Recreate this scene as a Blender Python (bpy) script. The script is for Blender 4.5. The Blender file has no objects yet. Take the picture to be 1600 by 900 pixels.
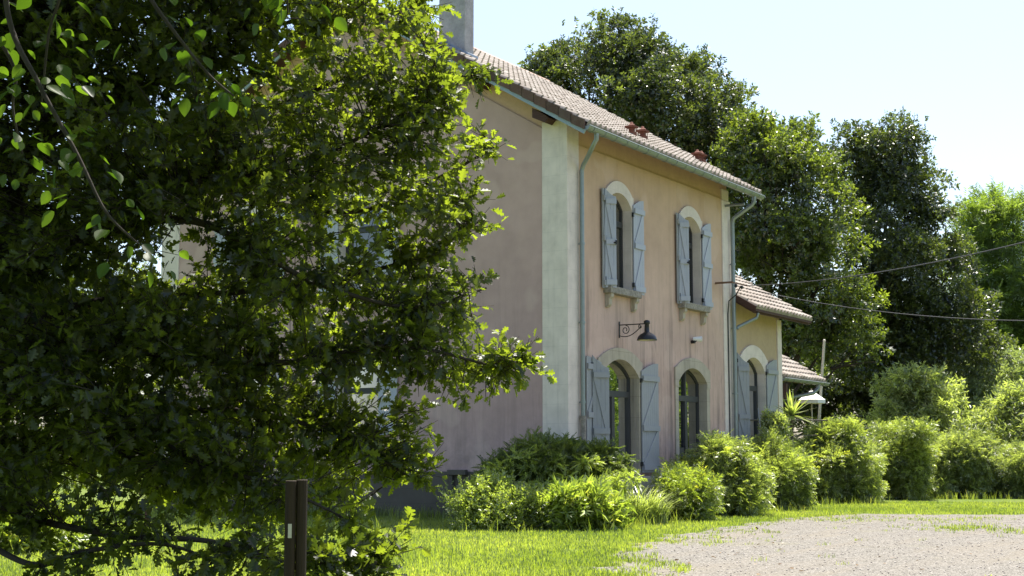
import bpy, bmesh, math, random
import numpy as np
from mathutils import Vector, Matrix

random.seed(7); rng = np.random.default_rng(7)
R = math.radians
scene = bpy.context.scene
col = scene.collection

# ------------------------------------------------------------------ camera
FPX = 2222.2                       # focal length in photo pixels (50 mm on 36 mm)
PITCH = math.atan(263 / FPX); YAW = R(31.9); EYE = 1.4
Fh = np.array([math.cos(YAW), math.sin(YAW), 0]); Rt = np.array([math.sin(YAW), -math.cos(YAW), 0]); Zv = np.array([0, 0, 1.0])
FW = math.cos(PITCH) * Fh + math.sin(PITCH) * Zv
UP = -math.sin(PITCH) * Fh + math.cos(PITCH) * Zv
CAM = np.array([-26.78, -15.25, EYE])
cam_d = bpy.data.cameras.new('camera'); cam = bpy.data.objects.new('camera', cam_d); col.objects.link(cam)
cam.matrix_world = Matrix(((Rt[0], UP[0], -FW[0], CAM[0]), (Rt[1], UP[1], -FW[1], CAM[1]), (Rt[2], UP[2], -FW[2], CAM[2]), (0, 0, 0, 1)))
cam_d.sensor_width = 36; cam_d.lens = 50; cam_d.clip_start = 0.1; cam_d.clip_end = 3000
scene.camera = cam

# ------------------------------------------------------------------ world, sun, exposure
SUN_AZ, SUN_EL = R(9), R(67)      # azimuth from +X towards +Y
w = bpy.data.worlds.new('World'); scene.world = w; w.use_nodes = True
nt = w.node_tree; bg = nt.nodes['Background']
sky = nt.nodes.new('ShaderNodeTexSky'); sky.sky_type = 'NISHITA'; sky.sun_disc = False
sky.sun_elevation = SUN_EL; sky.sun_rotation = math.pi / 2 - SUN_AZ
sky.air_density = 1.0; sky.dust_density = 1.9; sky.ozone_density = 1.2
nt.links.new(sky.outputs[0], bg.inputs[0]); bg.inputs[1].default_value = 0.1
sd = bpy.data.lights.new('sun', 'SUN'); sd.energy = 5.0; sd.angle = R(0.5); sd.color = (1, 0.955, 0.87)
sun = bpy.data.objects.new('sun', sd); col.objects.link(sun)
sdir = Vector((math.cos(SUN_EL) * math.cos(SUN_AZ), math.cos(SUN_EL) * math.sin(SUN_AZ), math.sin(SUN_EL)))
sun.rotation_euler = sdir.to_track_quat('Z', 'Y').to_euler()
vs = scene.view_settings; vs.view_transform = 'Standard'; vs.look = 'None'; vs.exposure = 1.36; vs.gamma = 1; vs.use_curve_mapping = False
scene.cycles.max_bounces = 8; scene.cycles.diffuse_bounces = 4; scene.cycles.transmission_bounces = 4; scene.cycles.transparent_max_bounces = 8
scene.cycles.sample_clamp_indirect = 6

# ------------------------------------------------------------------ helpers
def at(x, y, D):                   # photo pixel + distance -> place
    d = FW * FPX + Rt * (x - 800) - UP * (y - 450)
    return CAM + d * (D / FPX)
def ground_at(x, y, z=0.0):
    d = FW * FPX + Rt * (x - 800) - UP * (y - 450)
    return CAM + d * ((z - CAM[2]) / d[2])
def depth_of(p): return float((np.asarray(p) - CAM) @ FW)

def tag(o, label=None, cat=None, group=None, kind=None):
    if label: o['label'] = label
    if cat: o['category'] = cat
    if group: o['group'] = group
    if kind: o['kind'] = kind
    return o
def empty(name, loc, label, cat, group=None):
    o = bpy.data.objects.new(name, None); o.empty_display_size = .2; o.location = [float(v) for v in loc]; col.objects.link(o)
    return tag(o, label, cat, group)
def link(name, me, mat, parent=None, loc=None):
    o = bpy.data.objects.new(name, me); col.objects.link(o)
    if mat is not None:
        for m in (mat if isinstance(mat, (list, tuple)) else [mat]): me.materials.append(m)
    if parent is not None:
        o.parent = parent
        off = Vector((0, 0, 0)); q = parent
        while q is not None: off += Vector(q.location); q = q.parent
        o.location = -off if loc is None else Vector(loc) - off
    elif loc is not None: o.location = loc
    return o

class MB:                          # collects shapes; build() links them as one mesh object
    def __init__(s): s.v = []; s.f = []; s.mi = []; s.cur = 0; s.smooth = set(); s.var = []; s.cv = 0.5
    def add(s, vs, fs, smooth=False):
        b = len(s.v); s.v += [tuple(map(float, p)) for p in vs]
        for f in fs:
            if smooth: s.smooth.add(len(s.f))
            s.f.append([b + i for i in f]); s.mi.append(s.cur); s.var.append(s.cv)
    def box(s, x0, x1, y0, y1, z0, z1):
        s.add([(x0,y0,z0),(x1,y0,z0),(x1,y1,z0),(x0,y1,z0),(x0,y0,z1),(x1,y0,z1),(x1,y1,z1),(x0,y1,z1)],
              [(3,2,1,0),(4,5,6,7),(0,1,5,4),(1,2,6,5),(2,3,7,6),(3,0,4,7)])
    def obox(s, c, ax, ay, az):    # oriented box: centre and three half vectors
        c, ax, ay, az = [np.asarray(q, float) for q in (c, ax, ay, az)]
        vs = [c + i*ax + j*ay + k*az for k in (-1,1) for j, i in ((-1,-1),(-1,1),(1,1),(1,-1))]
        s.add(vs, [(3,2,1,0),(4,5,6,7),(0,1,5,4),(1,2,6,5),(2,3,7,6),(3,0,4,7)])
    def bar(s, a, b, w, h, upv=(0,0,1)):
        a = np.asarray(a, float); b = np.asarray(b, float); d = b - a; L = np.linalg.norm(d); d /= L
        sx = np.cross(d, upv); sx /= np.linalg.norm(sx); u = np.cross(sx, d)
        s.obox((a+b)/2, d*L/2, sx*w/2, u*h/2)
    def tube(s, pts, rad, n=8, cap=True):
        pts = [np.asarray(p, float) for p in pts]; m = len(pts)
        rad = [rad]*m if np.isscalar(rad) else rad
        vs = []; prev = None
        for i, p in enumerate(pts):
            t = pts[min(i+1, m-1)] - pts[max(i-1, 0)]; t = t/(np.linalg.norm(t)+1e-9)
            if prev is None:
                h = np.array([0,0,1.]) if abs(t[2]) < .9 else np.array([1.,0,0]); u = np.cross(t, h)
            else: u = prev - t*(prev@t)
            u /= (np.linalg.norm(u)+1e-9); prev = u; v = np.cross(t, u)
            for k in range(n):
                a = 2*math.pi*k/n; vs.append(p + rad[i]*(math.cos(a)*u + math.sin(a)*v))
        fs = [(i*n+k, i*n+(k+1)%n, (i+1)*n+(k+1)%n, (i+1)*n+k) for i in range(m-1) for k in range(n)]
        s.add(vs, fs, True)
        if cap: s.add(vs[:n], [tuple(range(n))[::-1]]); s.add(vs[-n:], [tuple(range(n))])
    def lathe(s, prof, c, axis='z', n=20):
        vs = []
        for r, h in prof:
            for k in range(n):
                a = 2*math.pi*k/n; vs.append((c[0]+r*math.cos(a), c[1]+r*math.sin(a), c[2]+h))
        m = len(prof)
        s.add(vs, [(i*n+k, i*n+(k+1)%n, (i+1)*n+(k+1)%n, (i+1)*n+k) for i in range(m-1) for k in range(n)], True)
    def prism(s, poly, f):         # poly of (u,v); f(u,v,w) -> point for w in (0,1)
        n = len(poly)
        s.add([f(u, v, 0) for u, v in poly] + [f(u, v, 1) for u, v in poly],
              [tuple(range(n))[::-1], tuple(range(n, 2*n))] + [(i, (i+1) % n, n+(i+1) % n, n+i) for i in range(n)])
    def mesh(s, name, recalc=True):
        me = bpy.data.meshes.new(name); me.from_pydata(s.v, [], s.f)
        me.polygons.foreach_set('material_index', s.mi)
        me.polygons.foreach_set('use_smooth', [i in s.smooth for i in range(len(s.f))])
        a = me.attributes.new('var', 'FLOAT', 'FACE'); a.data.foreach_set('value', s.var)
        if recalc:
            bm = bmesh.new(); bm.from_mesh(me); bmesh.ops.recalc_face_normals(bm, faces=bm.faces); bm.to_mesh(me); bm.free()
        me.update(); return me
    def build(s, name, mat, parent=None, bevel=0, recalc=True):
        o = link(name, s.mesh(name, recalc), mat, parent)
        if bevel:
            md = o.modifiers.new('bevel', 'BEVEL'); md.width = bevel; md.segments = 2; md.limit_method = 'ANGLE'; md.angle_limit = R(40)
        return o

# ------------------------------------------------------------------ materials
def new_mat(name):
    m = bpy.data.materials.new(name); m.use_nodes = True; n = m.node_tree.nodes; n.clear()
    out = n.new('ShaderNodeOutputMaterial'); return m, m.node_tree, out
def N(t, kind, **kw):
    n = t.nodes.new(kind)
    for k, v in kw.items():
        if k in n.inputs.keys(): n.inputs[k].default_value = v
        else: setattr(n, k, v)
    return n
def ramp(t, fac, stops):
    r = t.nodes.new('ShaderNodeValToRGB'); e = r.color_ramp.elements
    while len(e) < len(stops): e.new(.5)
    for el, (p, c) in zip(e, stops): el.position = p; el.color = (*c, 1) if len(c) == 3 else c
    t.links.new(fac, r.inputs[0]); return r.outputs[0]
def mixc(t, fac, a, b, mode='MIX'):
    m = t.nodes.new('ShaderNodeMix'); m.data_type = 'RGBA'; m.blend_type = mode
    for sock, v in ((m.inputs[0], fac), (m.inputs[6], a), (m.inputs[7], b)):
        if hasattr(v, 'links') or isinstance(v, bpy.types.NodeSocket): t.links.new(v, sock)
        else: sock.default_value = v if not isinstance(v, tuple) or len(v) == 4 else (*v, 1)
    return m.outputs[2]
def noise(t, vec, scale, detail=4, rough=.55, dist=0):
    n = N(t, 'ShaderNodeTexNoise', Scale=scale, Detail=detail, Roughness=rough, Distortion=dist)
    t.links.new(vec, n.inputs['Vector']); return n.outputs[0]
def coords(t, scale=(1,1,1)):
    g = t.nodes.new('ShaderNodeNewGeometry'); mp = t.nodes.new('ShaderNodeMapping'); mp.inputs['Scale'].default_value = scale
    t.links.new(g.outputs['Position'], mp.inputs[0]); return mp.outputs[0]
def bumped(t, h, strength, dist=.02):
    b = N(t, 'ShaderNodeBump', Strength=strength, Distance=dist); t.links.new(h, b.inputs['Height']); return b.outputs[0]
def principled(t, out, colr, rough=.8, spec=.3, metal=0, normal=None):
    p = t.nodes.new('ShaderNodeBsdfPrincipled')
    if isinstance(colr, tuple): p.inputs['Base Color'].default_value = (*colr, 1)
    else: t.links.new(colr, p.inputs['Base Color'])
    if isinstance(rough, (int, float)): p.inputs['Roughness'].default_value = rough
    else: t.links.new(rough, p.inputs['Roughness'])
    p.inputs['Specular IOR Level'].default_value = spec; p.inputs['Metallic'].default_value = metal
    if normal is not None: t.links.new(normal, p.inputs['Normal'])
    t.links.new(p.outputs[0], out.inputs[0]); return p

def simple(name, c, rough=.7, spec=.3, metal=0, vary=.25, scale=6, bump=.1, stretch=(1,1,1)):
    m, t, o = new_mat(name); v = coords(t, stretch)
    n1 = noise(t, v, scale); n2 = noise(t, v, scale*7)
    f = ramp(t, n1, [(.25, tuple(x*(1-vary) for x in c)), (.75, tuple(min(1, x*(1+vary)) for x in c))])
    f = mixc(t, .35, f, ramp(t, n2, [(.3, tuple(x*(1-vary) for x in c)), (.7, tuple(min(1, x*(1+vary)) for x in c))]))
    principled(t, o, f, rough, spec, metal, bumped(t, n2, bump) if bump else None); return m

def plaster(name, c_low, c_high, streak=.75):
    """pink render: warmer and cleaner high up, rain streaks and grime towards openings and the foot"""
    m, t, o = new_mat(name)
    g = t.nodes.new('ShaderNodeNewGeometry'); sp = t.nodes.new('ShaderNodeSeparateXYZ'); t.links.new(g.outputs['Position'], sp.inputs[0])
    v = coords(t); vst = coords(t, (1, 1, .035)); vst2 = coords(t, (1, 1, .12))
    big = noise(t, v, .5, 3); fine = noise(t, v, 60, 3); mid = noise(t, v, 3.0, 5)
    mr = N(t, 'ShaderNodeMapRange'); mr.inputs[1].default_value = 4.3; mr.inputs[2].default_value = 7.6
    t.links.new(sp.outputs[2], mr.inputs[0])
    base = mixc(t, mr.outputs[0], c_low, c_high)
    base = mixc(t, .5, base, ramp(t, big, [(.3, (.62,.6,.6)), (.7, (1,1,1))]), 'MULTIPLY')
    base = mixc(t, .25, base, ramp(t, mid, [(.3, (.65,.63,.62)), (.65, (1,1,1))]), 'MULTIPLY')
    # vertical rain streaks
    st = noise(t, vst, 3.6, 7, .75); st2 = noise(t, vst2, 9, 4, .7)
    sm = ramp(t, st, [(.5, (0,0,0)), (.64, (1,1,1))]); sm2 = ramp(t, st2, [(.54, (0,0,0)), (.68, (1,1,1))])
    zr = N(t, 'ShaderNodeMapRange'); zr.inputs[1].default_value = 6.2; zr.inputs[2].default_value = 3.2; zr.inputs[3].default_value = .12; zr.inputs[4].default_value = 1
    t.links.new(sp.outputs[2], zr.inputs[0])
    mm = t.nodes.new('ShaderNodeMath'); mm.operation = 'MULTIPLY'; t.links.new(sm, mm.inputs[0]); t.links.new(zr.outputs[0], mm.inputs[1])
    m2 = t.nodes.new('ShaderNodeMath'); m2.operation = 'MULTIPLY'; t.links.new(mm.outputs[0], m2.inputs[0]); m2.inputs[1].default_value = streak
    base = mixc(t, m2.outputs[0], base, (.16, .12, .11))
    m3 = t.nodes.new('ShaderNodeMath'); m3.operation = 'MULTIPLY'; t.links.new(sm2, m3.inputs[0]); t.links.new(zr.outputs[0], m3.inputs[1])
    m4 = t.nodes.new('ShaderNodeMath'); m4.operation = 'MULTIPLY'; t.links.new(m3.outputs[0], m4.inputs[0]); m4.inputs[1].default_value = streak*.8
    base = mixc(t, m4.outputs[0], base, (.2, .15, .14))
    sb = N(t, 'ShaderNodeMapRange'); sb.inputs[1].default_value = 2.6; sb.inputs[2].default_value = 1.0; t.links.new(sp.outputs[2], sb.inputs[0])
    pn = noise(t, v, 1.6, 6, .7); pm = ramp(t, pn, [(.42, (0,0,0)), (.62, (1,1,1))])
    m5 = t.nodes.new('ShaderNodeMath'); m5.operation = 'MULTIPLY'; t.links.new(pm, m5.inputs[0]); t.links.new(sb.outputs[0], m5.inputs[1])
    m6 = t.nodes.new('ShaderNodeMath'); m6.operation = 'MULTIPLY'; t.links.new(m5.outputs[0], m6.inputs[0]); m6.inputs[1].default_value = .55
    base = mixc(t, m6.outputs[0], base, (.20, .16, .15))
    pat = noise(t, v, .7, 2, .4, .2); base = mixc(t, ramp(t, pat, [(.6, (0,0,0)), (.63, (.16,.16,.16))]), base, (.78, .60, .52))
    base = mixc(t, .22, base, ramp(t, fine, [(.35, (.75,.75,.75)), (.65, (1,1,1))]), 'MULTIPLY')
    principled(t, o, base, .92, .15, 0, bumped(t, fine, .25, .004)); return m

def stone(name, c, grime=.6, joint=.42, zoff=0, jc=.55):
    m, t, o = new_mat(name); v = coords(t); vs_ = coords(t, (1,1,.06))
    n1 = noise(t, v, 2.2, 6, .65); n2 = noise(t, v, 40, 3); s = noise(t, vs_, 7, 5, .7)
    b = ramp(t, n1, [(.3, tuple(x*.84 for x in c)), (.55, c), (.8, tuple(min(1,x*1.12) for x in c))])
    b = mixc(t, ramp(t, s, [(.52, (0,0,0)), (.8, (grime,)*3)]), b, (.11, .1, .085))
    g = t.nodes.new('ShaderNodeNewGeometry'); sp = t.nodes.new('ShaderNodeSeparateXYZ'); t.links.new(g.outputs['Position'], sp.inputs[0])
    a = t.nodes.new('ShaderNodeMath'); a.operation = 'ADD'; a.inputs[1].default_value = zoff; t.links.new(sp.outputs[2], a.inputs[0])
    d = t.nodes.new('ShaderNodeMath'); d.operation = 'DIVIDE'; d.inputs[1].default_value = joint; t.links.new(a.outputs[0], d.inputs[0])
    fr = t.nodes.new('ShaderNodeMath'); fr.operation = 'FRACT'; t.links.new(d.outputs[0], fr.inputs[0])
    lt = t.nodes.new('ShaderNodeMath'); lt.operation = 'LESS_THAN'; lt.inputs[1].default_value = .016; t.links.new(fr.outputs[0], lt.inputs[0])
    ml = t.nodes.new('ShaderNodeMath'); ml.operation = 'MULTIPLY'; ml.inputs[1].default_value = jc; t.links.new(lt.outputs[0], ml.inputs[0])
    b = mixc(t, ml.outputs[0], b, tuple(x*.35 for x in c))
    principled(t, o, b, .9, .2, 0, bumped(t, n2, .3, .006)); return m

def leafmat(name, dark, light, trans=.5, tcol=None, gloss=.1, grough=.38, hue=None):
    m, t, o = new_mat(name)
    at_ = t.nodes.new('ShaderNodeAttribute'); at_.attribute_name = 'var'
    stops = [(0, dark), (.8, light)] if hue is None else [(0, dark), (.7, light), (.9, light), (1, hue)]
    c = ramp(t, at_.outputs['Fac'], stops)
    df = t.nodes.new('ShaderNodeBsdfDiffuse'); t.links.new(c, df.inputs[0])
    tr = t.nodes.new('ShaderNodeBsdfTranslucent')
    tc = mixc(t, 1.0, c, tcol or (2.6, 2.9, .9), 'MULTIPLY')
    t.links.new(tc, tr.inputs[0])
    mx = t.nodes.new('ShaderNodeMixShader'); mx.inputs[0].default_value = trans
    t.links.new(df.outputs[0], mx.inputs[1]); t.links.new(tr.outputs[0], mx.inputs[2])
    gl = t.nodes.new('ShaderNodeBsdfGlossy'); gl.inputs['Roughness'].default_value = grough
    m2 = t.nodes.new('ShaderNodeMixShader'); m2.inputs[0].default_value = gloss
    t.links.new(mx.outputs[0], m2.inputs[1]); t.links.new(gl.outputs[0], m2.inputs[2]); t.links.new(m2.outputs[0], o.inputs[0])
    return m

def tilemat(name, c1, c2, c3):
    m, t, o = new_mat(name); v = coords(t)
    at_ = t.nodes.new('ShaderNodeAttribute'); at_.attribute_name = 'var'
    c = ramp(t, at_.outputs['Fac'], [(0, c1), (.5, c2), (1, c3)])
    n = noise(t, v, 5, 5, .7); n2 = noise(t, v, 40, 3)
    c = mixc(t, ramp(t, n, [(.45, (0,0,0)), (.75, (.45,.45,.45))]), c, (.2, .17, .13))
    c = mixc(t, .3, c, ramp(t, n2, [(.3, (.6,.6,.6)), (.7, (1,1,1))]), 'MULTIPLY')
    principled(t, o, c, .9, .15, 0, bumped(t, n2, .3, .005)); return m

def wood(name, c, axis=2, rough=.75):
    m, t, o = new_mat(name); sc = [9, 9, 9]; sc[axis] = .6; v = coords(t, tuple(sc))
    n = noise(t, v, 4, 6, .7, .4)
    b = ramp(t, n, [(.25, tuple(x*.55 for x in c)), (.55, c), (.8, tuple(min(1,x*1.35) for x in c))])
    principled(t, o, b, rough, .25, 0, bumped(t, n, .35, .01)); return m

def glassmat(name, refl, tint):
    m, t, o = new_mat(name)
    v = coords(t); nb = noise(t, v, 1.3, 2); nrm = bumped(t, nb, .04, .05)
    d = N(t, 'ShaderNodeBsdfDiffuse'); d.inputs[0].default_value = (*tint, 1)
    g = N(t, 'ShaderNodeBsdfGlossy'); g.inputs['Roughness'].default_value = .015; t.links.new(nrm, g.inputs['Normal'])
    lw = N(t, 'ShaderNodeFresnel'); lw.inputs[0].default_value = 1.6
    a = t.nodes.new('ShaderNodeMath'); a.operation = 'MULTIPLY_ADD'; a.inputs[1].default_value = 1.2; a.inputs[2].default_value = refl; a.use_clamp = True
    t.links.new(lw.outputs[0], a.inputs[0])
    mx = t.nodes.new('ShaderNodeMixShader'); t.links.new(a.outputs[0], mx.inputs[0]); t.links.new(d.outputs[0], mx.inputs[1]); t.links.new(g.outputs[0], mx.inputs[2])
    t.links.new(mx.outputs[0], o.inputs[0]); return m

PLASTER = plaster('pink_plaster', (.67, .475, .395), (.68, .465, .315), .75)
PLASTER_G = plaster('pink_plaster_gable', (.60, .415, .395), (.61, .42, .375), .2)
FRIEZE = simple('orange_plaster', (.57, .375, .25), .9, .15, vary=.12, scale=1.5)
PLASTER_A = simple('ochre_plaster', (.50, .37, .24), .9, .15, vary=.14, scale=1.2)
STONE = stone('pale_stone', (.75, .65, .58), .2, .42, 0, .22)
STONE_W = stone('weathered_stone', (.47, .41, .325), .8, .5, .2)
PLINTH = stone('plinth_stone', (.125, .108, .09), .5, .33, .0)
SILLM = simple('lichen_sill', (.3, .27, .23), .95, .1, vary=.6, scale=14, bump=.5)
ZINC = simple('zinc', (.27, .30, .30), .45, .5, .55, vary=.15, scale=3, bump=0)
ZINC_S = simple('zinc_strip', (.27, .33, .36), .5, .4, .2, vary=.12, scale=3, bump=0)
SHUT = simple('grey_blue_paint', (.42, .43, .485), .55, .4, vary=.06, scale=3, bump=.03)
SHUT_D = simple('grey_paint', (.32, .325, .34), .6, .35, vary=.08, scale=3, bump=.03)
FRAME = simple('dark_frame', (.045, .045, .047), .5, .4, vary=.1, bump=0)
GLASS = glassmat('glass', .42, (.012, .013, .012))
GLASS_U = glassmat('glass_upper', .1, (.05, .047, .04))
TILE = tilemat('roof_tiles', (.225, .195, .17), (.33, .288, .252), (.42, .38, .34))
TILE_B = tilemat('ridge_tiles', (.42, .27, .21), (.52, .36, .29), (.58, .44, .36))
BARGE = tilemat('verge_tiles', (.09, .06, .05), (.15, .085, .065), (.12, .09, .08))
TERRA = simple('terracotta', (.16, .062, .043), .85, .2, vary=.2, bump=.1)
CHIM = simple('chimney_render', (.38, .35, .37), .95, .1, vary=.35, scale=3, bump=.4)
LEAD = simple('lead_flashing', (.3, .34, .42), .5, .4, .3, vary=.3, scale=8)
REDWOOD = wood('red_brown_wood', (.085, .045, .035), 1)
BROWNWOOD = wood('brown_boards', (.20, .11, .06), 2)
POSTW = wood('post_wood', (.036, .023, .014), 2)
BARK = wood('bark', (.05, .041, .034), 2, .95)
BARK_L = wood('pale_bark', (.11, .09, .075), 2, .95)
BLACK = simple('black_metal', (.02, .02, .022), .4, .5, .2, vary=.1, bump=0)
ENAMEL = simple('cream_enamel', (.75, .68, .5), .3, .5, vary=.05, bump=0)
WHITE = simple('white_paint', (.78, .78, .76), .5, .4, vary=.05, bump=0)
WHITEC = simple('white_cloth', (.8, .8, .78), .9, .1, vary=.04, bump=.05)
PALE = simple('pale_panel', (.6, .63, .7), .7, .2, vary=.05, bump=0)
GREYB = simple('grey_box', (.5, .52, .55), .6, .3, vary=.05, bump=0)
RAILM = simple('rail_metal', (.09, .075, .06), .6, .4, .3, vary=.2, bump=0)
POLEM = simple('grey_pole', (.5, .46, .40), .6, .3, vary=.15, bump=0)
CABLE = simple('cable', (.07, .07, .075), .6, .3, vary=.1, bump=0)
SLAB = simple('terrace_stone', (.36, .33, .29), .9, .15, vary=.2)

# ------------------------------------------------------------------ ground
def groundmat():
    m, t, o = new_mat('meadow_soil'); v = coords(t)
    n1 = noise(t, v, .35, 4); n2 = noise(t, v, 6, 5, .7); n3 = noise(t, v, 60, 3, .7)
    c = ramp(t, n2, [(.3, (.075, .115, .018)), (.55, (.13, .19, .03)), (.75, (.22, .25, .07))])
    c = mixc(t, ramp(t, n1, [(.4, (0,0,0)), (.7, (.6,.6,.6))]), c, (.19, .2, .07))
    c = mixc(t, .6, c, ramp(t, n3, [(.3, (.35,.35,.35)), (.7, (1,1,1))]), 'MULTIPLY')
    principled(t, o, c, .95, .1, 0, bumped(t, n3, .6, .03)); return m
mb = MB(); G = 900
mb.add([(-G,-G,0),(G,-G,0),(G,G,0),(-G,G,0)], [(0,1,2,3)])
tag(mb.build('ground', groundmat()), kind='structure')

def gravelmat():
    m, t, o = new_mat('gravel'); v = coords(t)
    vo = N(t, 'ShaderNodeTexVoronoi', Scale=52.0); t.links.new(v, vo.inputs['Vector'])
    vo2 = N(t, 'ShaderNodeTexVoronoi', Scale=24.0); t.links.new(v, vo2.inputs['Vector'])
    n1 = noise(t, v, .5, 5, .65); n2 = noise(t, v, 3, 5, .7); n4 = noise(t, v, 25, 4, .7)
    sep = t.nodes.new('ShaderNodeSeparateColor'); t.links.new(vo.outputs['Color'], sep.inputs[0])
    c = ramp(t, sep.outputs[0], [(0, (.105, .098, .087)), (.45, (.20, .187, .166)), (.8, (.27, .253, .225)), (1, (.42, .395, .36))])
    c = mixc(t, .55, c, ramp(t, vo.outputs['Distance'], [(.0, (1,1,1)), (.9, (.45,.43,.4))]), 'MULTIPLY')
    c = mixc(t, .5, c, ramp(t, n2, [(.3, (.68,.66,.62)), (.7, (1,1,1))]), 'MULTIPLY')
    c = mixc(t, ramp(t, n1, [(.55, (0,0,0)), (.75, (.3,.3,.3))]), c, (.2, .19, .08))
    vr = coords(t, (.12, 1.0, 1)); n5 = noise(t, vr, 1.1, 4, .6, .5)
    c = mixc(t, ramp(t, n5, [(.5, (0,0,0)), (.62, (.42,.42,.42))]), c, (.19, .165, .13))
    c = mixc(t, ramp(t, n4, [(.6, (0,0,0)), (.75, (.35,.35,.35))]), c, (.2, .18, .15))
    principled(t, o, c, .95, .15, 0, bumped(t, vo2.outputs['Distance'], .7, .03)); return m
edge_px = [(1000, 960), (968, 900), (950, 872), (985, 856), (1055, 836), (1140, 822), (1215, 812), (1275, 806), (1360, 804), (1470, 805), (1620, 803), (1800, 803), (2100, 806)]
edge = [ground_at(*p)[:2] for p in edge_px]
fine_edge = []
for a, b in zip(edge[:-1], edge[1:]):
    n = max(2, int(np.linalg.norm(b-a)/.25))
    for i in range(n):
        p = a + (b-a)*i/n; fine_edge.append(p + rng.normal(0, .11, 2) + .18*np.array([math.sin(p[0]*1.9), math.cos(p[0]*2.3+p[1])]))
fine_edge.append(edge[-1])
far_r = ground_at(2300, 1000)[:2]; near = CAM[:2] - 6*Fh[:2] + 8*Rt[:2]; nl = ground_at(1060, 1100)[:2]
gravel_poly = [tuple(p) for p in fine_edge] + [tuple(far_r), tuple(near), tuple(nl)]
bm = bmesh.new(); bv = [bm.verts.new((p[0], p[1], .004)) for p in gravel_poly]
be = [bm.edges.new((bv[i], bv[(i+1) % len(bv)])) for i in range(len(bv))]
bmesh.ops.triangle_fill(bm, use_beauty=True, edges=be)
bmesh.ops.recalc_face_normals(bm, faces=bm.faces)
for f in bm.faces:
    if f.normal.z < 0: f.normal_flip()
me = bpy.data.meshes.new('gravel_yard'); bm.to_mesh(me); bm.free()
tag(link('gravel_yard', me, gravelmat()), kind='structure')
GP = np.array(gravel_poly)
def in_poly(P, poly):
    x, y = P[:,0], P[:,1]; inside = np.zeros(len(P), bool); j = len(poly)-1
    for i in range(len(poly)):
        xi, yi = poly[i]; xj, yj = poly[j]
        c = ((yi > y) != (yj > y)) & (x < (xj-xi)*(y-yi)/(yj-yi+1e-12)+xi); inside ^= c; j = i
    return inside

# ------------------------------------------------------------------ the house
HL, HD = 8.92, 12.3                # front length, gable width
SL = .6                            # roof slope
EY, EZ = -.7, 8.53                 # eave line of the tiles
XA, XB = -.45, 9.55                # verges
rz = lambda Y: EZ + SL*(Y-EY)
house = empty('station_house', (0, 0, 0), 'pink two storey house with pale stone corners, grey shutters and tiled roof', 'house')

def arch_pts(c, half, spring, top, n=14):       # right spring -> top -> left spring
    rise = top-spring; rad = (half*half+rise*rise)/(2*rise); zc = top-rad; a0 = math.asin(half/rad)
    return [(c+rad*math.sin(a0-2*a0*i/n), zc+rad*math.cos(a0-2*a0*i/n)) for i in range(n+1)]
def opening(c, half, bottom, spring, top):
    return [(c-half, bottom), (c+half, bottom)] + arch_pts(c, half, spring, top)
def wall_with_holes(outer, holes, f, depth):    # f(u,z,d) -> point, d inwards
    bm = bmesh.new(); es = []
    for k, lp in enumerate([outer]+holes):
        vs = [bm.verts.new(f(u, z, 0)) for u, z in lp]; n = len(vs)
        es += [bm.edges.new((vs[i], vs[(i+1) % n])) for i in range(n)]
    bmesh.ops.triangle_fill(bm, use_beauty=True, edges=es)
    for k, lp in enumerate(holes):
        a = [bm.verts.new(f(u, z, 0)) for u, z in lp]; b = [bm.verts.new(f(u, z, depth)) for u, z in lp]; n = len(a)
        for i in range(n): bm.faces.new((a[i], a[(i+1) % n], b[(i+1) % n], b[i]))
    me = bpy.data.meshes.new('wall'); bm.to_mesh(me); bm.free(); return me
front = lambda u, z, d: (u, d, z)               # wall at Y = 0, inwards is +Y
gable = lambda u, z, d: (d, u, z)               # wall at X = 0, inwards is +X
W1 = dict(c=2.42, half=.62, bottom=5.27, spring=7.2, top=7.53)
W2 = dict(c=6.36, half=.62, bottom=5.27, spring=7.2, top=7.53)
D1 = dict(c=2.42, half=.93, bottom=1.02, spring=3.22, top=3.63)
D2 = dict(c=6.38, half=.86, bottom=1.02, spring=3.26, top=3.63)
GU = dict(c=5.7, half=.62, bottom=5.27, spring=7.2, top=7.53)
GL = dict(c=5.7, half=.62, bottom=1.9, spring=3.3, top=3.63)
GU2 = dict(GU, c=9.2); GL2 = dict(GL, c=9.2)
link('front_wall', wall_with_holes([(0,.0),(HL,.0),(HL,8.32),(0,8.32)], [opening(**o) for o in (W1,W2,D1,D2)], front, .3), PLASTER, house)
mb = MB(); mb.box(.0, HL, .05, .3, 8.321, 8.9); mb.build('frieze', FRIEZE, house)
ztop = lambda Y: 8.30+SL*min(Y, HD-Y)
link('gable_wall', wall_with_holes([(0,1.0),(HD,1.0),(HD,ztop(HD)),(HD/2,ztop(HD/2)),(0,ztop(0))], [opening(**o) for o in (GU,GL,GU2,GL2)], gable, .3), PLASTER_G, house)
mb = MB(); mb.prism([(0.6,8.3+.36),(HD-.6,8.3+.36),(HD-.6,8.87+.36),(HD/2,8.87+SL*HD/2),(.6,8.87+.36)], lambda u,z,w_: (.04+.2*w_, u, z)); mb.build('gable_frieze', FRIEZE, house)
mb = MB(); mb.prism([(.35,0),(HD,0),(HD,8.3),(HD/2,8.3+SL*HD/2),(.35,8.3)], lambda u,z,w_: (HL-.3*w_, u, z))     # far gable
mb.box(0, HL, HD-.3, HD, 0, 8.4); mb.build('rear_wall', PLASTER_G, house)
mb = MB(); mb.box(-.05, .25, .0, HD+.05, 0, 1.06); mb.box(.25, HL, -.05, -.002, 0, .9); mb.build('plinth', PLINTH, house, .015)
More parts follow.
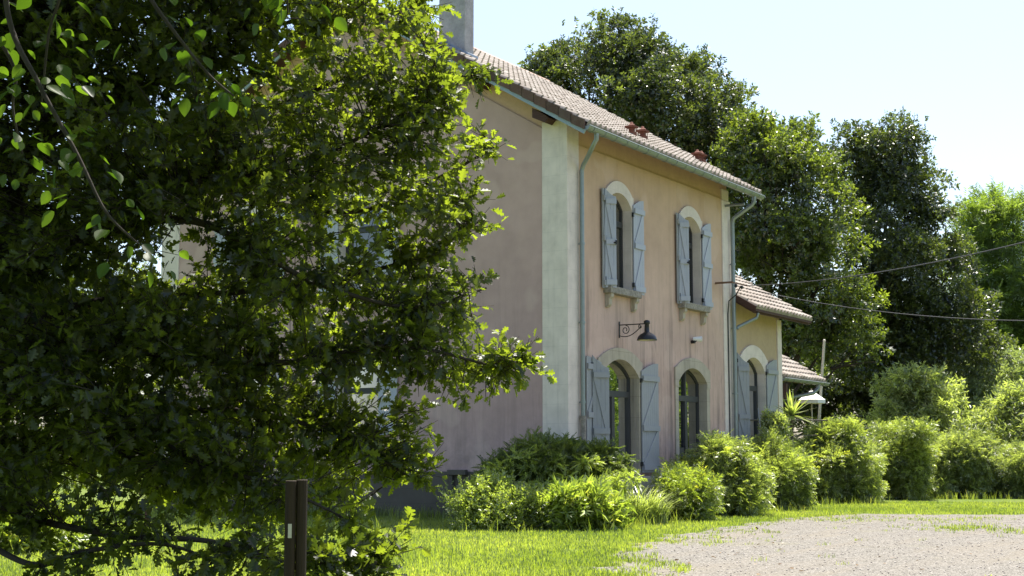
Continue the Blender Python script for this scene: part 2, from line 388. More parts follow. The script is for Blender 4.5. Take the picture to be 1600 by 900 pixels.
mb = MB(); mb.box(-.16, -.05, 2.55, 3.05, .98, 1.1); mb.box(-.13,-.05,2.92,3.0,.62,.98); mb.box(-.2,-.05,2.2,3.1,.5,.6); mb.build('plinth_ledge', PLINTH, house, .01)
# stone corner pilasters
def quoin(name, boxes): 
    m_ = MB()
    for b_ in boxes: m_.box(*b_)
    return m_.build(name, STONE, house, .012)
quoin('corner_pilaster', [(-.03, .5, -.03, .62, 1.07, 8.8)])
quoin('corner_pilaster', [(8.40, HL+.03, -.035, .3, .9, 8.3), (8.5, HL+.02, -.0, .3, 8.3, 8.62)])
quoin('corner_pilaster', [(-.03, .4, HD-.6, HD+.03, 1.07, 8.66)])

# --- tiled roofs
def tiled(mb, x0, x1, y0, z0, y1, slope, tw=.235, tl=.355, seed=0, flip=1):
    rr = np.random.default_rng(seed); nx = max(1, round((x1-x0)/tw)); tw = (x1-x0)/nx
    rows = max(1, round(abs(y1-y0)*math.sqrt(1+slope*slope)/tl)); dy = (y1-y0)/rows; dzr = slope*abs(dy)
    prof = [(0, .0), (.1, .05), (.22, .078), (.36, .082), (.5, .055), (.62, .012), (.8, .0), (1, .0)]
    nrm = np.array([0, -flip*slope, 1.0]); nrm /= np.linalg.norm(nrm)
    for r in range(rows):
        for c in range(nx):
            mb.cv = float(np.clip(rr.normal(.5, .22), 0, 1)); j = rr.normal(0, .004, 3)
            lo = []; hi = []; lip = []
            for u, h in prof:
                x = x0+(c+u)*tw
                pl = np.array([x, y0+dy*r - .07*dy*1.0, z0+dzr*r-.07*dzr]); ph = np.array([x, y0+dy*(r+1), z0+dzr*(r+1)])
                lo.append(pl+nrm*(h+.055+j[0])); hi.append(ph+nrm*(h+.004)); lip.append(pl+nrm*(-.01))
            n = len(prof)
            mb.add(lo+hi, [(i, i+1, n+i+1, n+i) for i in range(n-1)], True)
            mb.add(lip+lo, [(i, i+1, n+i+1, n+i) for i in range(n-1)])
def roof_slab(mb, x0, x1, y0, z0, y1, z1, t=.12):
    mb.add([(x0,y0,z0-t),(x1,y0,z0-t),(x1,y1,z1-t),(x0,y1,z1-t),(x0,y0,z0-.01),(x1,y0,z0-.01),(x1,y1,z1-.01),(x0,y1,z1-.01)],
           [(3,2,1,0),(4,5,6,7),(0,1,5,4),(1,2,6,5),(2,3,7,6),(3,0,4,7)])
RY, RZ = HD/2, rz(HD/2)
mb = MB(); tiled(mb, XA+.06, XB-.03, EY, EZ, RY, SL, seed=1); roof = mb.build('roof', TILE, house, recalc=False)
mb = MB(); tiled(mb, XA+.06, XB-.03, HD-EY, EZ, RY, SL, seed=2, flip=-1); mb.build('rear_slope', TILE, roof, recalc=False)
mb = MB(); roof_slab(mb, XA+.08, XB-.06, EY-.01, EZ+.03, RY, RZ-.01); roof_slab(mb, XA+.08, XB-.06, HD-EY-.06, EZ, RY, RZ-.04); mb.build('roof_boarding', REDWOOD, roof)
mb = MB()
for i in range(26):
    x = XA+.05+i*.385; a = [(x+ (0 if k==0 else .40), RY+.13*math.cos(t_), RZ+.0+.13*math.sin(t_)) for k in (0,1) for t_ in np.linspace(-.3, math.pi+.3, 9)]
    mb.cv = random.random(); mb.add(a, [(j, j+1, 9+j+1, 9+j) for j in range(8)], True)
mb.build('ridge_tiles', TILE_B, roof, recalc=False)
def verge(x, y0, z0, y1, sgn, name, mat, h=.2, th=.035, lip=True):
    m_ = MB(); L = abs(y1-y0); n = round(L*math.sqrt(1+SL*SL)/.36); sy = 1 if y1 > y0 else -1
    for i in range(n):
        a = np.array([x, y0+sy*L*i/n, z0+SL*L*i/n]); b = np.array([x, y0+sy*L*(i+1.04)/n, z0+SL*L*(i+1.04)/n])
        m_.cv = random.random(); up_ = np.array([0, 0, 1.0]); lift = .012*(1-0)
        m_.add([a+(-th,0,-h+.07-0), a+(th,0,-h+.07), a+(th,0,.085+lift), a+(-th,0,.085+lift), b+(-th,0,-h+.045), b+(th,0,-h+.045), b+(th,0,.055), b+(-th,0,.055)],
               [(0,1,2,3),(7,6,5,4),(0,4,5,1),(1,5,6,2),(2,6,7,3),(3,7,4,0)])
    m_.build(name, mat, roof)
for y0, y1 in ((EY, RY), (HD-EY, RY)):
    verge(XA, y0, EZ, y1, 1, 'verge_tiles', BARGE); verge(XB, y0, EZ, y1, 1, 'verge_tiles', BARGE)
mb = MB()
for y0 in (EY, HD-EY):
    mb.bar((XA+.02, y0, EZ-.175), (XA+.02, RY, RZ-.175), .05, .1, (0,0,1))
mb.build('verge_strip', ZINC_S, roof)
# purlin ends under the gable overhang
for Y, d in ((.35, 0), (2.1, 0)):
    mb = MB(); mb.prism([(Y-.0, rz(Y)-.46), (Y+.32, rz(Y+.32)-.5+.0), (Y+.32, rz(Y+.32)-.28), (Y, rz(Y)-.28), (Y-.1, rz(Y)-.36)], lambda u,z,w_: (-.36+.42*w_, u, z)); mb.build('purlin_end', REDWOOD, roof)
# chimney on the verge
mb = MB(); mb.box(-.02, .36, 2.70, 3.44, 10.1, 13.4); mb.box(-.08, .42, 2.64, 3.5, 13.4, 13.6)
ch = mb.build('chimney', CHIM, roof, .015)
mb = MB(); mb.prism([(2.6, rz(2.6)+.02), (3.5, rz(3.5)+.02), (3.5, rz(3.5)+.17), (2.6, rz(2.6)+.2)], lambda u,z,w_: (-.05+.44*w_, u, z)); mb.build('flashing', LEAD, ch)
# terracotta roof vents
def vent(X, Y):
    z = rz(Y)+.03; m_ = MB()
    m_.box(X-.13, X+.13, Y-.12, Y+.14, z-.1, z+.16)
    for a_, b_ in ((-.12,-.1),(.1,.12)):
        for c_, d_ in ((-.12,-.1),(.1,.12)): m_.box(X+a_, X+b_, Y+c_, Y+d_, z+.16, z+.28)
    m_.box(X-.02, X+.02, Y-.11, Y-.09, z+.16, z+.28); m_.box(X-.07, X+.07, Y-.07, Y+.07, z+.16, z+.28)
    m_.box(X-.17, X+.17, Y-.16, Y+.17, z+.28, z+.33); m_.lathe([(.13,.33),(.09,.38),(.05,.40),(.045,.44),(.001,.46)], (X, Y, z), n=10)
    m_.v = [(X+(a-X)*.75, Y+(b-Y)*.75, z+(q-z)*.85) for a, b, q in m_.v]
    m_.build('roof_vent', TERRA, roof)
for v_ in ((3.55, .2), (4.45, .35), (8.15, .55), (8.75, .7)): vent(*v_)

# --- gutter and downpipes
def gutter(x0, x1, y, z, r, parent, name='gutter'):
    m_ = MB(); n = 9; a = np.linspace(math.pi*1.02, 2*math.pi*.99, n)
    for rr_, flip_ in ((r, 0), (r-.012, 1)):
        vs = [(x, y+rr_*math.cos(t_), z+rr_*math.sin(t_)) for x in (x0, x1) for t_ in a]; m_.add(vs, [(j, j+1, n+j+1, n+j) for j in range(n-1)], True)
    for x in (x0, x1): m_.add([(x, y+r*math.cos(t_), z+r*math.sin(t_)) for t_ in a], [tuple(range(n))])
    m_.tube([(x0, y-r, z), (x1, y-r, z)], .014, 6)
    for x in np.arange(x0+.25, x1, .52): m_.tube([(x, y+(r+.006)*math.cos(t_), z+(r+.006)*math.sin(t_)) for t_ in a], .009, 4)
    return m_.build(name, ZINC, parent, recalc=False)
gutter(XA+.02, XB-.02, EY-.02, EZ-.045, .095, house)
def downpipe(x, zb, top, r=.052, y=-.12, foot=None, wallx=None):
    m_ = MB(); tx, ty, tz = top
    pts = [(tx, ty, tz), (tx, ty, tz-.16), (tx, ty+.06, tz-.25), (tx+(x-tx)*.5, ty+(y-ty)*.5, tz-.42), (x, y-.04, tz-.6), (x, y, tz-.72), (x, y, tz-1.2), (x, y, zb)]
    m_.tube(pts, r, 12)
    for z in np.arange(zb+.3, tz-.9, 1.75): m_.tube([(x, y, z), (x, y, z+.05)], r+.012, 12); m_.bar((x, y, z+.02), (x, y+.12, z+.02), .02, .02)
    o_ = m_.build('downpipe', ZINC, house)
    if foot:
        m2 = MB(); m2.tube([(x, y, zb+.03), (x, y, zb-.06)], r+.02, 12); m2.tube([(x, y, zb-.06), (x, y, 0.9)], r+.008, 12); m2.build('cast_iron_foot', SILLM, o_)
downpipe(.46, 2.25, (.05, EY-.02, EZ-.1), foot=True)
downpipe(8.86, 1.0, (9.0, EY-.02, EZ-.1), r=.055, y=-.13)
mb = MB(); mb.tube([(8.6, -.05, 8.15), (8.6, -.6, 8.15)], .035, 8); mb.build('gutter_stay', ZINC, house)

# --- surrounds, windows, shutters
def surround(o, f, mat, extra, parent, w_arch=.27, jamb=.13, proud=.045, name='stone_surround'):
    c, h = o['c'], o['half']-.006; inner = arch_pts(c, h, o['spring'], o['top']-.006); oh = h+extra
    outer = arch_pts(c, oh-.05, o['top']-.02, o['top']+w_arch, 14)
    m_ = MB(); n = len(inner)
    sh_z = o['top']-.02
    outl = [(c+oh, o['spring']-.12), (c+oh, sh_z)] + outer + [(c-oh, sh_z), (c-oh, o['spring']-.12), (c-h, o['spring']-.12)] + inner[::-1] + [(c+h, o['spring']-.12)]
    bm = bmesh.new()
    for d in (-proud, .001):
        vs = [bm.verts.new(f(u, z, d)) for u, z in outl]; es = [bm.edges.new((vs[i], vs[(i+1) % len(vs)])) for i in range(len(vs))]
        bmesh.ops.triangle_fill(bm, use_beauty=True, edges=es)
    for i in range(len(outl)):
        a, b = outl[i], outl[(i+1) % len(outl)]
        q = [bm.verts.new(p) for p in (f(*a, -proud), f(*b, -proud), f(*b, .2), f(*a, .2))]; bm.faces.new(q)
    for s_ in (-1, 1):       # jamb stones, wrapping into the reveal
        u0, u1 = sorted((c+s_*(h-.001), c+s_*(h+jamb)))
        p = [f(u, z, d) for z in (o['bottom'], o['spring']-.121) for u, d in ((u0,-.03),(u1,-.03),(u1,.2),(u0,.2))]
        vs = [bm.verts.new(x) for x in p]
        for q in ((3,2,1,0),(4,5,6,7),(0,1,5,4),(1,2,6,5),(2,3,7,6),(3,0,4,7)): bm.faces.new([vs[i] for i in q])
    bmesh.ops.recalc_face_normals(bm, faces=bm.faces)
    me = bpy.data.meshes.new(name); bm.to_mesh(me); bm.free(); return link(name, me, mat, parent)

def joinery(o, f, name, glass, transom, leaves=2, solid=0, depth=.2, fw=.07):
    c, h = o['c'], o['half']; outl = opening(**o); m_ = MB()
    inn = opening(c, h-fw, o['bottom']+fw, o['spring'], o['top']-fw)
    n = len(outl)
    def P(u, z, d): return f(u, z, depth+d)
    m_.add([P(u,z,0) for u,z in outl]+[P(u,z,0) for u,z in inn], [(i,(i+1)%n,n+(i+1)%n,n+i) for i in range(n)])
    m_.add([P(u,z,0) for u,z in inn]+[P(u,z,.06) for u,z in inn], [(i,(i+1)%n,n+(i+1)%n,n+i) for i in range(n)])
    def b(u0,u1,z0,z1,d0=-.02,d1=.055):
        p = [P(u,z,d) for z in (z0,z1) for u,d in ((u0,d0),(u1,d0),(u1,d1),(u0,d1))]; m_.add(p, [(3,2,1,0),(4,5,6,7),(0,1,5,4),(1,2,6,5),(2,3,7,6),(3,0,4,7)])
    b(c-h+fw, c+h-fw, transom-.07, transom+.07)
    if leaves == 2:
        b(c-.07, c+.07, o['bottom']+fw, transom-.07, -.028)
        for s_ in (-1,1): b(min(c+s_*(h-fw), c+s_*(h-fw-.07)), max(c+s_*(h-fw), c+s_*(h-fw-.07)), o['bottom']+fw, transom-.07, -.015)
    if leaves == 3: b(c-.035, c+.035, transom+.07, o['top']-fw-.01); b(c-.07, c+.07, o['bottom']+fw, transom-.07, -.028)
    if solid: b(c-h+fw, c+h-fw, o['bottom']+fw, o['bottom']+solid, .0)
    part = m_.build(name, FRAME, house)
    g = MB(); inn2 = opening(c, h-fw+.005, o['bottom']+fw, o['spring'], o['top']-fw+.005)
    g.add([P(u,z,.035) for u,z in inn2], [tuple(range(len(inn2)))]); g.build('pane', glass, part)
    return part

def leaf(parent, hinge, end, z0, z1, zhinge_top, mat, arch=True, braces=3, face=1, rev=False, up='/'):
    """a boarded shutter leaf between two plan points; z1 at the hinge side, arched towards the other"""
    a = np.array([*hinge, 0.]); b = np.array([*end, 0.]); d = b-a; L = np.linalg.norm(d); d /= L; nrm = np.array([d[1], -d[0], 0])*face
    th = .03; m_ = MB()
    def f(u, z, w_): return a + d*u + nrm*(w_) + np.array([0,0,z])
    nb = max(4, round(L/.11)); 
    ztopf = lambda u: (zhinge_top + (z1-zhinge_top)*math.sin(min(1, max(0, u/L))*math.pi/2))
    for i in range(nb):
        u0, u1 = L*i/nb+.002, L*(i+1)/nb-.002
        poly = [(u0, z0), (u1, z0), (u1, ztopf(u1)), ((u0+u1)/2, ztopf((u0+u1)/2)), (u0, ztopf(u0))]
        m_.prism(poly, lambda u, z, w_: f(u, z, th*w_))
    H = z1-z0
    def batten(z): m_.prism([(.015, z-.062), (L-.005, z-.062), (L-.005, z+.062), (.015, z+.062)], lambda u, z_, w_: f(u, z_, th+.042*w_))
    zl = min(z1, zhinge_top); zs = [z0+.12, z0+H*.5, zl-.12] if braces == 3 else [z0+H*.40, zl-.16]
    if braces == 2: zs = [z0+.12]+zs
    for z in zs: batten(z)
    for zlo, zhi in zip(zs[:-1], zs[1:]):
        p, q = ((.06, zlo+.05), (L-.06, zhi-.05)) if up == '/' else ((L-.06, zlo+.05), (.06, zhi-.05))
        dx, dz = q[0]-p[0], q[1]-p[1]; l_ = math.hypot(dx, dz); px_, pz_ = -dz/l_*.045, dx/l_*.045
        m_.prism([(p[0]-px_, p[1]-pz_), (q[0]-px_, q[1]-pz_), (q[0]+px_, q[1]+pz_), (p[0]+px_, p[1]+pz_)], lambda u, z_, w_: f(u, z_, th+.02*w_))
    s_ = m_.build('shutter', mat, parent)
    hg = MB()
    for z in (z0+.2, zhinge_top-.22):
        hg = MB(); hg.obox(f(-.01, z, .02), d*.03, nrm*.02, np.array([0,0,.05])); hg.build('hinge', BLACK, s_)
    return s_
# upper windows
for o in (W1, W2):
    w_ = joinery(o, front, 'window', GLASS_U, o['spring']-.35, leaves=2 if False else 0)
    surround(o, front, STONE, .1, w_)
    c, h = o['c'], o['half']
    leaf(w_, (c+h+.02, -.05), (c+h+.54, -.06), 5.22, 7.5, 7.32, SHUT, face=1, up='/')
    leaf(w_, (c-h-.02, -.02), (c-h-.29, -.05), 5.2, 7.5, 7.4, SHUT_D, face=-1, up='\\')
    leaf(w_, (c-h-.17, -.06), (c-h+.04, -.24), 5.22, 7.33, 7.52, SHUT, face=1, up='\\')
    m_ = MB(); m_.box(c-.76, c+.8, -.2, .2, 5.1, 5.26); m_.build('sill', SILLM, w_, .012)
    for s_ in (-.62, .66):
        m_ = MB(); m_.prism([(.0, 5.1), (-.17, 5.1), (-.17, 5.02), (-.12, 4.97), (-.11, 4.84), (-.05, 4.78), (0, 4.78)], lambda u, z, k: (c+s_-.07+.14*k, u, z)); m_.build('corbel', STONE_W, w_, .008)
    m_ = MB(); m_.tube([(c-h-.06, -.24, 6.25), (c-h-.06, -.30, 6.25)], .014, 6); m_.tube([(c-h-.06, -.30, 6.2), (c-h-.06, -.30, 6.3)], .02, 6); m_.build('latch', BLACK, w_)
# ground floor glazed doors
d1 = joinery(D1, front, 'glazed_door', GLASS, 2.84, 2); surround(D1, front, STONE_W, .17, d1, .26)
c, h = D1['c'], D1['half']
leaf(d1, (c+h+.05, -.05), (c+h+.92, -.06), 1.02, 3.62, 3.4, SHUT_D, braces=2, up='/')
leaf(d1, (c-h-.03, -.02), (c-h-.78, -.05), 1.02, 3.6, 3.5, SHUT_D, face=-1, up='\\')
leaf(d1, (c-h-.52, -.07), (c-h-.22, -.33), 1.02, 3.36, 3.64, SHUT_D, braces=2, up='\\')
d2 = joinery(D2, front, 'glazed_door', GLASS, 2.86, 3, solid=.6); surround(D2, front, STONE_W, .2, d2, .26, jamb=.18)
for o in (GU, GL, GU2, GL2):
    w_ = joinery(o, gable, 'window', GLASS_U, o['spring']-.35, 0)
    surround(o, gable, STONE, .1, w_)
    c, h = o['c'], o['half']
    leaf(w_, (-.05, c-h-.02), (-.06, c-h-.56), o['bottom'], o['top']-.03, o['spring']+.1, SHUT, up='/')
    leaf(w_, (-.05, c+h+.02), (-.06, c+h+.56), o['bottom'], o['top']-.03, o['spring']+.1, SHUT, face=-1, up='/')
    m_ = MB(); m_.box(-.2, .2, c-.78, c+.78, o['bottom']-.16, o['bottom']); m_.build('sill', SILLM, w_, .012)

# --- side wing (annex) and porch
AX = 12.55; AZ = 5.37; FLA = 1.5
D3 = dict(c=10.42, half=.82, bottom=FLA, spring=3.72, top=4.14)
link('wing_front_wall', wall_with_holes([(HL+.031,0),(AX-.3,0),(AX-.3,5.6),(HL+.031,5.6)], [opening(**D3)], front, .3), PLASTER_A, house)
mb = MB(); mb.prism([(.0,0),(7,0),(7,5.6),(3.5,5.6+SL*3.4),(0,5.6)], lambda u,z,k: (AX-.02-.28*k, u+.002, z)); mb.build('wing_end_wall', PLASTER_A, house)
mb = MB(); mb.box(AX-.30, AX+.02, -.04, .35, .6, 5.35); mb.build('wing_pilaster', STONE, house, .01)
mb = MB(); tiled(mb, HL+.05, 13.27, EY, AZ, 3.6, SL, seed=5); aro = mb.build('wing_roof', TILE, house, recalc=False)
mb = MB(); roof_slab(mb, HL+.06, 13.24, EY+.05, AZ, 3.6, AZ+SL*4.3, .14); mb.build('wing_roof_boarding', REDWOOD, aro)
mb = MB(); mb.bar((HL+.045, EY, AZ-.03), (HL+.045, 0.0, AZ+.42-.03), .04, .15); mb.bar((HL+.06, EY+.01, AZ-.045), (13.25, EY+.01, AZ-.045), .04, .09); mb.build('wing_fascia', REDWOOD, aro)
mb = MB(); mb.tube([(HL+.3, EY+.02, AZ-.12), (HL+.28, EY+.05, AZ-.25), (HL+.02, -.2, AZ-.5), (HL+.0, -.2, AZ-.56)], .045, 10); mb.build('wing_downpipe', ZINC, house)
d3 = joinery(D3, front, 'glazed_door', GLASS_U, 3.3, 2); surround(D3, front, STONE, .2, d3, .34)
c, h = D3['c'], D3['half']
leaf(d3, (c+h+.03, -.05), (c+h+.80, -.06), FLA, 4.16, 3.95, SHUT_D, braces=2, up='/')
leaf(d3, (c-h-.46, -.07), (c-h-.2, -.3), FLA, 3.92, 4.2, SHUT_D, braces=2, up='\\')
# porch
PX0, PX1, PY, PZ = AX-.02, 16.3, 0.0, 3.7
mb = MB(); tiled(mb, PX0, PX1, PY, PZ, PY+3.2, .6, seed=8); pro = mb.build('porch_roof', TILE, house, recalc=False)
mb = MB(); roof_slab(mb, PX0, PX1-.03, PY+.05, PZ, PY+3.2, PZ+1.92, .12); mb.build('porch_boarding', BROWNWOOD, pro)
gutter(PX0+.05, PX1+.1, PY-.03, PZ-.03, .085, pro, 'porch_gutter')
mb = MB()
for i in range(13): mb.box(AX+.0, 14.0, 1.42, 1.45, 1.2+i*.19, 1.2+i*.19+.185)
mb.build('porch_boards', BROWNWOOD, house)
mb = MB(); mb.box(13.98, 14.1, 1.4, 1.52, 1.0, 4.3); mb.build('porch_post', REDWOOD, house); mb = MB(); mb.box(12.58, 12.7, -.14, -.045, 3.05, 3.5); mb.build('purlin_end', REDWOOD, house)
mb = MB(); mb.tube([(15.6, PY-.03, PZ-.08), (15.6, PY-.03, PZ-.22), (15.5, PY+.1, PZ-.36), (14.4, 1.0, PZ-.62), (14.25, 1.1, PZ-.8), (14.25, 1.1, 1.0)], .06, 10); mb.build('porch_downpipe', ZINC, house)

# terrace behind the bushes
mb = MB(); mb.box(.6, 12.6, -.75, -.055, 0, .93); mb.box(HL+.2, 12.61, -.76, -.05, .93, 1.45); tag(mb.build('terrace', SLAB), kind='structure')

# ------------------------------------------------------------------ fittings on the front
lamp = empty('wall_lamp', (2.41, 0, 4.39), 'black enamel shade lamp on a scrolled iron bracket above the left door', 'wall lamp')
mb = MB(); LX, LZ = 2.41, 4.42
mb.tube([(LX,-.02,LZ), (LX,-.70,LZ)], .014, 6); mb.bar((LX,-.012,LZ-.3),(LX,-.012,LZ+.08), .03, .02, (0,1,0))
mb.tube([(LX,-.02,LZ-.25)] + [(LX, -.02-.56*s_, LZ-.25-.07*math.sin(s_*math.pi)+ .2*s_**1.5) for s_ in np.linspace(.1,1,9)], .011, 6)
def scroll(cy, cz, r0, turns, s0, sg):
    return [(LX, cy+sg*r0*(1-.75*k/24)*math.cos(s0+turns*2*math.pi*k/24), cz+r0*(1-.75*k/24)*math.sin(s0+turns*2*math.pi*k/24)) for k in range(25)]
mb.tube(scroll(-.17, LZ-.12, .11, 1.4, 1.57, 1), .01, 6); mb.tube(scroll(-.55, LZ-.06, .05, 1.2, 1.57, -1), .009, 6)
mb.build('bracket', BLACK, lamp)
mb = MB(); mb.lathe([(.035,.08),(.07,.06),(.075,.0),(.05,-.02),(.06,-.19),(.10,-.22),(.16,-.25),(.205,-.30),(.232,-.37),(.232,-.385),(.2,-.375)], (LX,-.72,LZ), n=28); mb.build('shade', BLACK, lamp)
mb = MB(); mb.lathe([(.2,-.378),(.15,-.31),(.06,-.25),(.001,-.24)], (LX,-.72,LZ), n=24); mb.build('shade_lining', ENAMEL, lamp)

spot = empty('wall_spotlight', (6.38, 0, 4.37), 'small white floodlight on the pink wall above the right door', 'spotlight')
mb = MB(); mb.tube([(6.38,0,4.3),(6.38,-.1,4.3)], .045, 10); mb.tube([(6.38,-.09,4.3),(6.42,-.16,4.36)], .025, 8); mb.build('mount', BLACK, spot)
mb = MB(); a_ = np.array([6.40,-.1,4.37]); dv = np.array([.25,-.3,.0]); dv /= np.linalg.norm(dv); mb.tube([a_-dv*.06, a_+dv*.03, a_+dv*.17], [.045,.06,.075], 14); mb.build('head', WHITE, spot)

br = empty('cable_bracket', (8.0, 0, 5.95), 'rusty iron bracket holding the power cables at the right corner of the house', 'bracket')
mb = MB(); mb.bar((7.95,-.0,5.97),(7.95,-.5,5.97), .04, .05); mb.bar((7.95,-.46,5.97),(8.95,-.5,5.97), .03, .03); mb.build('arm', simple('rust', (.22,.13,.09), .9, .1), br)
for x in (8.2,8.6):
    mb = MB(); mb.lathe([(.001,.0),(.04,-.02),(.04,-.08),(.001,-.11)], (x,-.48,5.95), n=10); mb.build('insulator', BLACK, br)
mb = MB(); mb.tube([(8.5,-.5,5.93),(8.52,-.35,5.7),(8.6,-.1,5.55),(8.62,-.06,5.2)] + [(8.62,-.06,z) for z in np.arange(4.8, 1.2, -.4)], .016, 6); mb.build('drop_cable', BLACK, br)

mb = MB(); mb.box(7.62, 7.95, -.2, -.002, 1.5, 2.05); mb.box(7.645, 7.925, -.215, -.2, 1.53, 2.02)
tag(mb.build('meter_box', GREYB, None, .01), 'pale grey electric meter box on the wall right of the right door', 'meter box')

def cable(name, a, b, sag, label):
    a = np.array(a, float); b = np.array(b, float); m_ = MB()
    m_.tube([a+(b-a)*t_ - np.array([0,0,sag*4*t_*(1-t_)]) for t_ in np.linspace(0,1,24)], .012, 6)
    tag(m_.build(name, CABLE), label, 'power cable', 'cables from the house')
P1 = at(1760, 336, 24); P2 = at(1800, 497, 30)
cable('power_cable', (8.9,-.5,5.97), P1, .25, 'upper cable rising to the right from the house corner')
cable('power_cable', (8.95,-.48,5.9), P2, .35, 'lower cable running almost level to the right across the trees')
for P_, nm in ((P1, 'upper'), (P2, 'lower')):
    mb = MB(); mb.tube([(P_[0],P_[1],0),(P_[0],P_[1],P_[2]+.4)], [.14,.1], 12); tag(mb.build('utility_pole', BARK_L), f'wooden utility pole carrying the {nm} cable right of the gravel', 'utility pole')

# terrace things
rl = empty('railing', (9, -.95, 1.45), 'thin dark metal railing along the terrace behind the bushes', 'railing')
ra = at(1146, 656, 38.9); rb = at(1345, 657, 45.5)
mb = MB(); mb.tube([ra, rb], .022, 6); mb.tube([ra-(0,0,.45), rb-(0,0,.45)], .015, 6); mb.build('handrail', RAILM, rl)
for s_ in (.0, .33, .66, 1.0):
    p = ra+(rb-ra)*s_; mb = MB(); mb.tube([p, (p[0],p[1],0.0)], .022, 6); mb.build('baluster', RAILM, rl)
mb = MB(); pb = at(1279, 668, 46); pt = at(1288, 532, 46); pb2 = pb-(pt-pb)/np.linalg.norm(pt-pb)*1.5
mb.tube([pb2, pt], [.055,.042], 10); mb.lathe([(.045,0),(.03,.03),(.001,.04)], pt, n=10)
tag(mb.build('leaning_pole', POLEM), 'tall grey pole leaning slightly beside the porch roof', 'pole')
ps = empty('parasol', at(1262, 640, 44), 'white open parasol under the edge of the porch', 'parasol')
pc = at(1268, 617, 45)
mb = MB(); n = 8; mb.add([pc+(0,0,.16)] + [pc+np.array([.45*math.cos(2*math.pi*k/n), .45*math.sin(2*math.pi*k/n), -.16]) for k in range(n)] + [pc+np.array([.45*math.cos(2*math.pi*k/n), .45*math.sin(2*math.pi*k/n), -.27]) for k in range(n)],
   [(0,1+k,1+(k+1)%n) for k in range(n)] + [(1+k,1+n+k,1+n+(k+1)%n,1+(k+1)%n) for k in range(n)]); mb.build('canopy', WHITEC, ps)
mb = MB(); mb.tube([pc+(0,0,.2), (pc[0],pc[1],0)], .022, 8); mb.build('pole', POLEM, ps)
mb = MB(); mb.prism([(0,0),(.36,0),(.06,1.25),(0,1.25)], lambda u,z,k: (9.62+u*.8, -.62+u*.35-.05*0+.02*k+ .12*z, 1.45+z))
tag(mb.build('pale_board', PALE), 'pale tapering panel leaning against the shutter of the wing door', 'panel')

# foreground post
post = empty('wooden_post', at(463, 900, 7), 'dark brown wooden post with a pale tag standing in front of the oak', 'post')
pc = at(463.5, 751, 7.0); mb = MB(); a = YAW+R(39)
e1 = np.array([math.cos(a), math.sin(a), 0])*.041; e2 = np.array([-math.sin(a), math.cos(a), 0])*.041
v_ = pc[:2]-CAM[:2]; v_ /= np.linalg.norm(v_); fw_ = np.array([v_[0], v_[1], 0]); sd_ = np.array([v_[1], -v_[0], 0])
for s_, dz in ((-1, 0), (1, .004)):
    mb = MB(); c_ = np.array([pc[0], pc[1], 0])+sd_*s_*.0272+fw_*(.0 if s_ < 0 else .006)
    prof = [(-.027,.05),(-.027,-.02),(-.02,-.036),(-.008,-.043),(.008,-.043),(.02,-.036),(.027,-.02),(.027,.05)]
    mb.prism(prof, lambda u, q_, k: c_+sd_*u+fw_*q_+np.array([0,0,(pc[2]+dz)*k-.1*(1-k)])); mb.build('timber', POSTW, post, .003)
mb = MB(); tp = at(456, 830, 6.9); mb.obox(np.array([pc[0],pc[1],tp[2]])-sd_*.0285-fw_*.046, sd_*.009, fw_*.003, (0,0,.034))
mb.build('tag_plate', POLEM, post)

# ------------------------------------------------------------------ foliage machinery
def frames(a, n, scale):
    a = a/np.linalg.norm(a, axis=1, keepdims=True)
    x = np.cross(a, n); x /= (np.linalg.norm(x, axis=1, keepdims=True)+1e-9); z = np.cross(x, a)
    return np.stack([x, a, z], axis=2)*np.asarray(scale).reshape(-1,1,1)
def compose(tv, tf, M, T, toff=None):
    """one template from many leaves: verts, faces and a per face tone offset"""
    V = (np.einsum('nij,kj->nki', M, tv)+T[:,None,:]).reshape(-1,3); k = len(tv)
    F = [tuple(i+k*n for i in f) for n in range(len(M)) for f in tf]
    off = np.repeat(rng.uniform(-.25,.25,len(M)) if toff is None else toff, len(tf)); return V, F, off
def scatter_mesh(name, tmpl, M, T, var):
    """instances of templates baked into one mesh. tmpl: list of (verts, faces, offs)"""
    Vs=[]; loops=[]; starts=[]; tot=[]; vr=[]; vb=0; lb=0
    pick = rng.integers(0, len(tmpl), len(M))
    for ti,(tv,tf,off) in enumerate(tmpl):
        s = np.where(pick==ti)[0]; n=len(s); k=len(tv)
        if n==0: continue
        Vs.append((np.einsum('nij,kj->nki', M[s], tv)+T[s][:,None,:]).reshape(-1,3))
        fl=np.concatenate([np.array(f) for f in tf]); ft=np.array([len(f) for f in tf])
        loops.append((fl[None,:]+(np.arange(n)*k)[:,None]+vb).ravel()); tt=np.tile(ft,n); tot.append(tt)
        starts.append(lb+np.concatenate([[0],np.cumsum(tt)[:-1]])); lb+=int(tt.sum()); vb+=n*k
        vr.append(np.clip(var[s][:,None]+off[None,:],0,1).ravel())
    V=np.concatenate(Vs); L=np.concatenate(loops); S=np.concatenate(starts); Tt=np.concatenate(tot); va=np.concatenate(vr)
    me=bpy.data.meshes.new(name); me.vertices.add(len(V)); me.vertices.foreach_set('co', V.astype(np.float32).ravel())
    me.loops.add(len(L)); me.loops.foreach_set('vertex_index', L.astype(np.int32))
    me.polygons.add(len(S)); me.polygons.foreach_set('loop_start', S.astype(np.int32)); me.polygons.foreach_set('loop_total', Tt.astype(np.int32))
    me.update(calc_edges=True); a=me.attributes.new('var','FLOAT','FACE'); a.data.foreach_set('value', va.astype(np.float32)); return me
def unit(n):
    v = rng.normal(size=(n,3)); return v/np.linalg.norm(v,axis=1,keepdims=True)

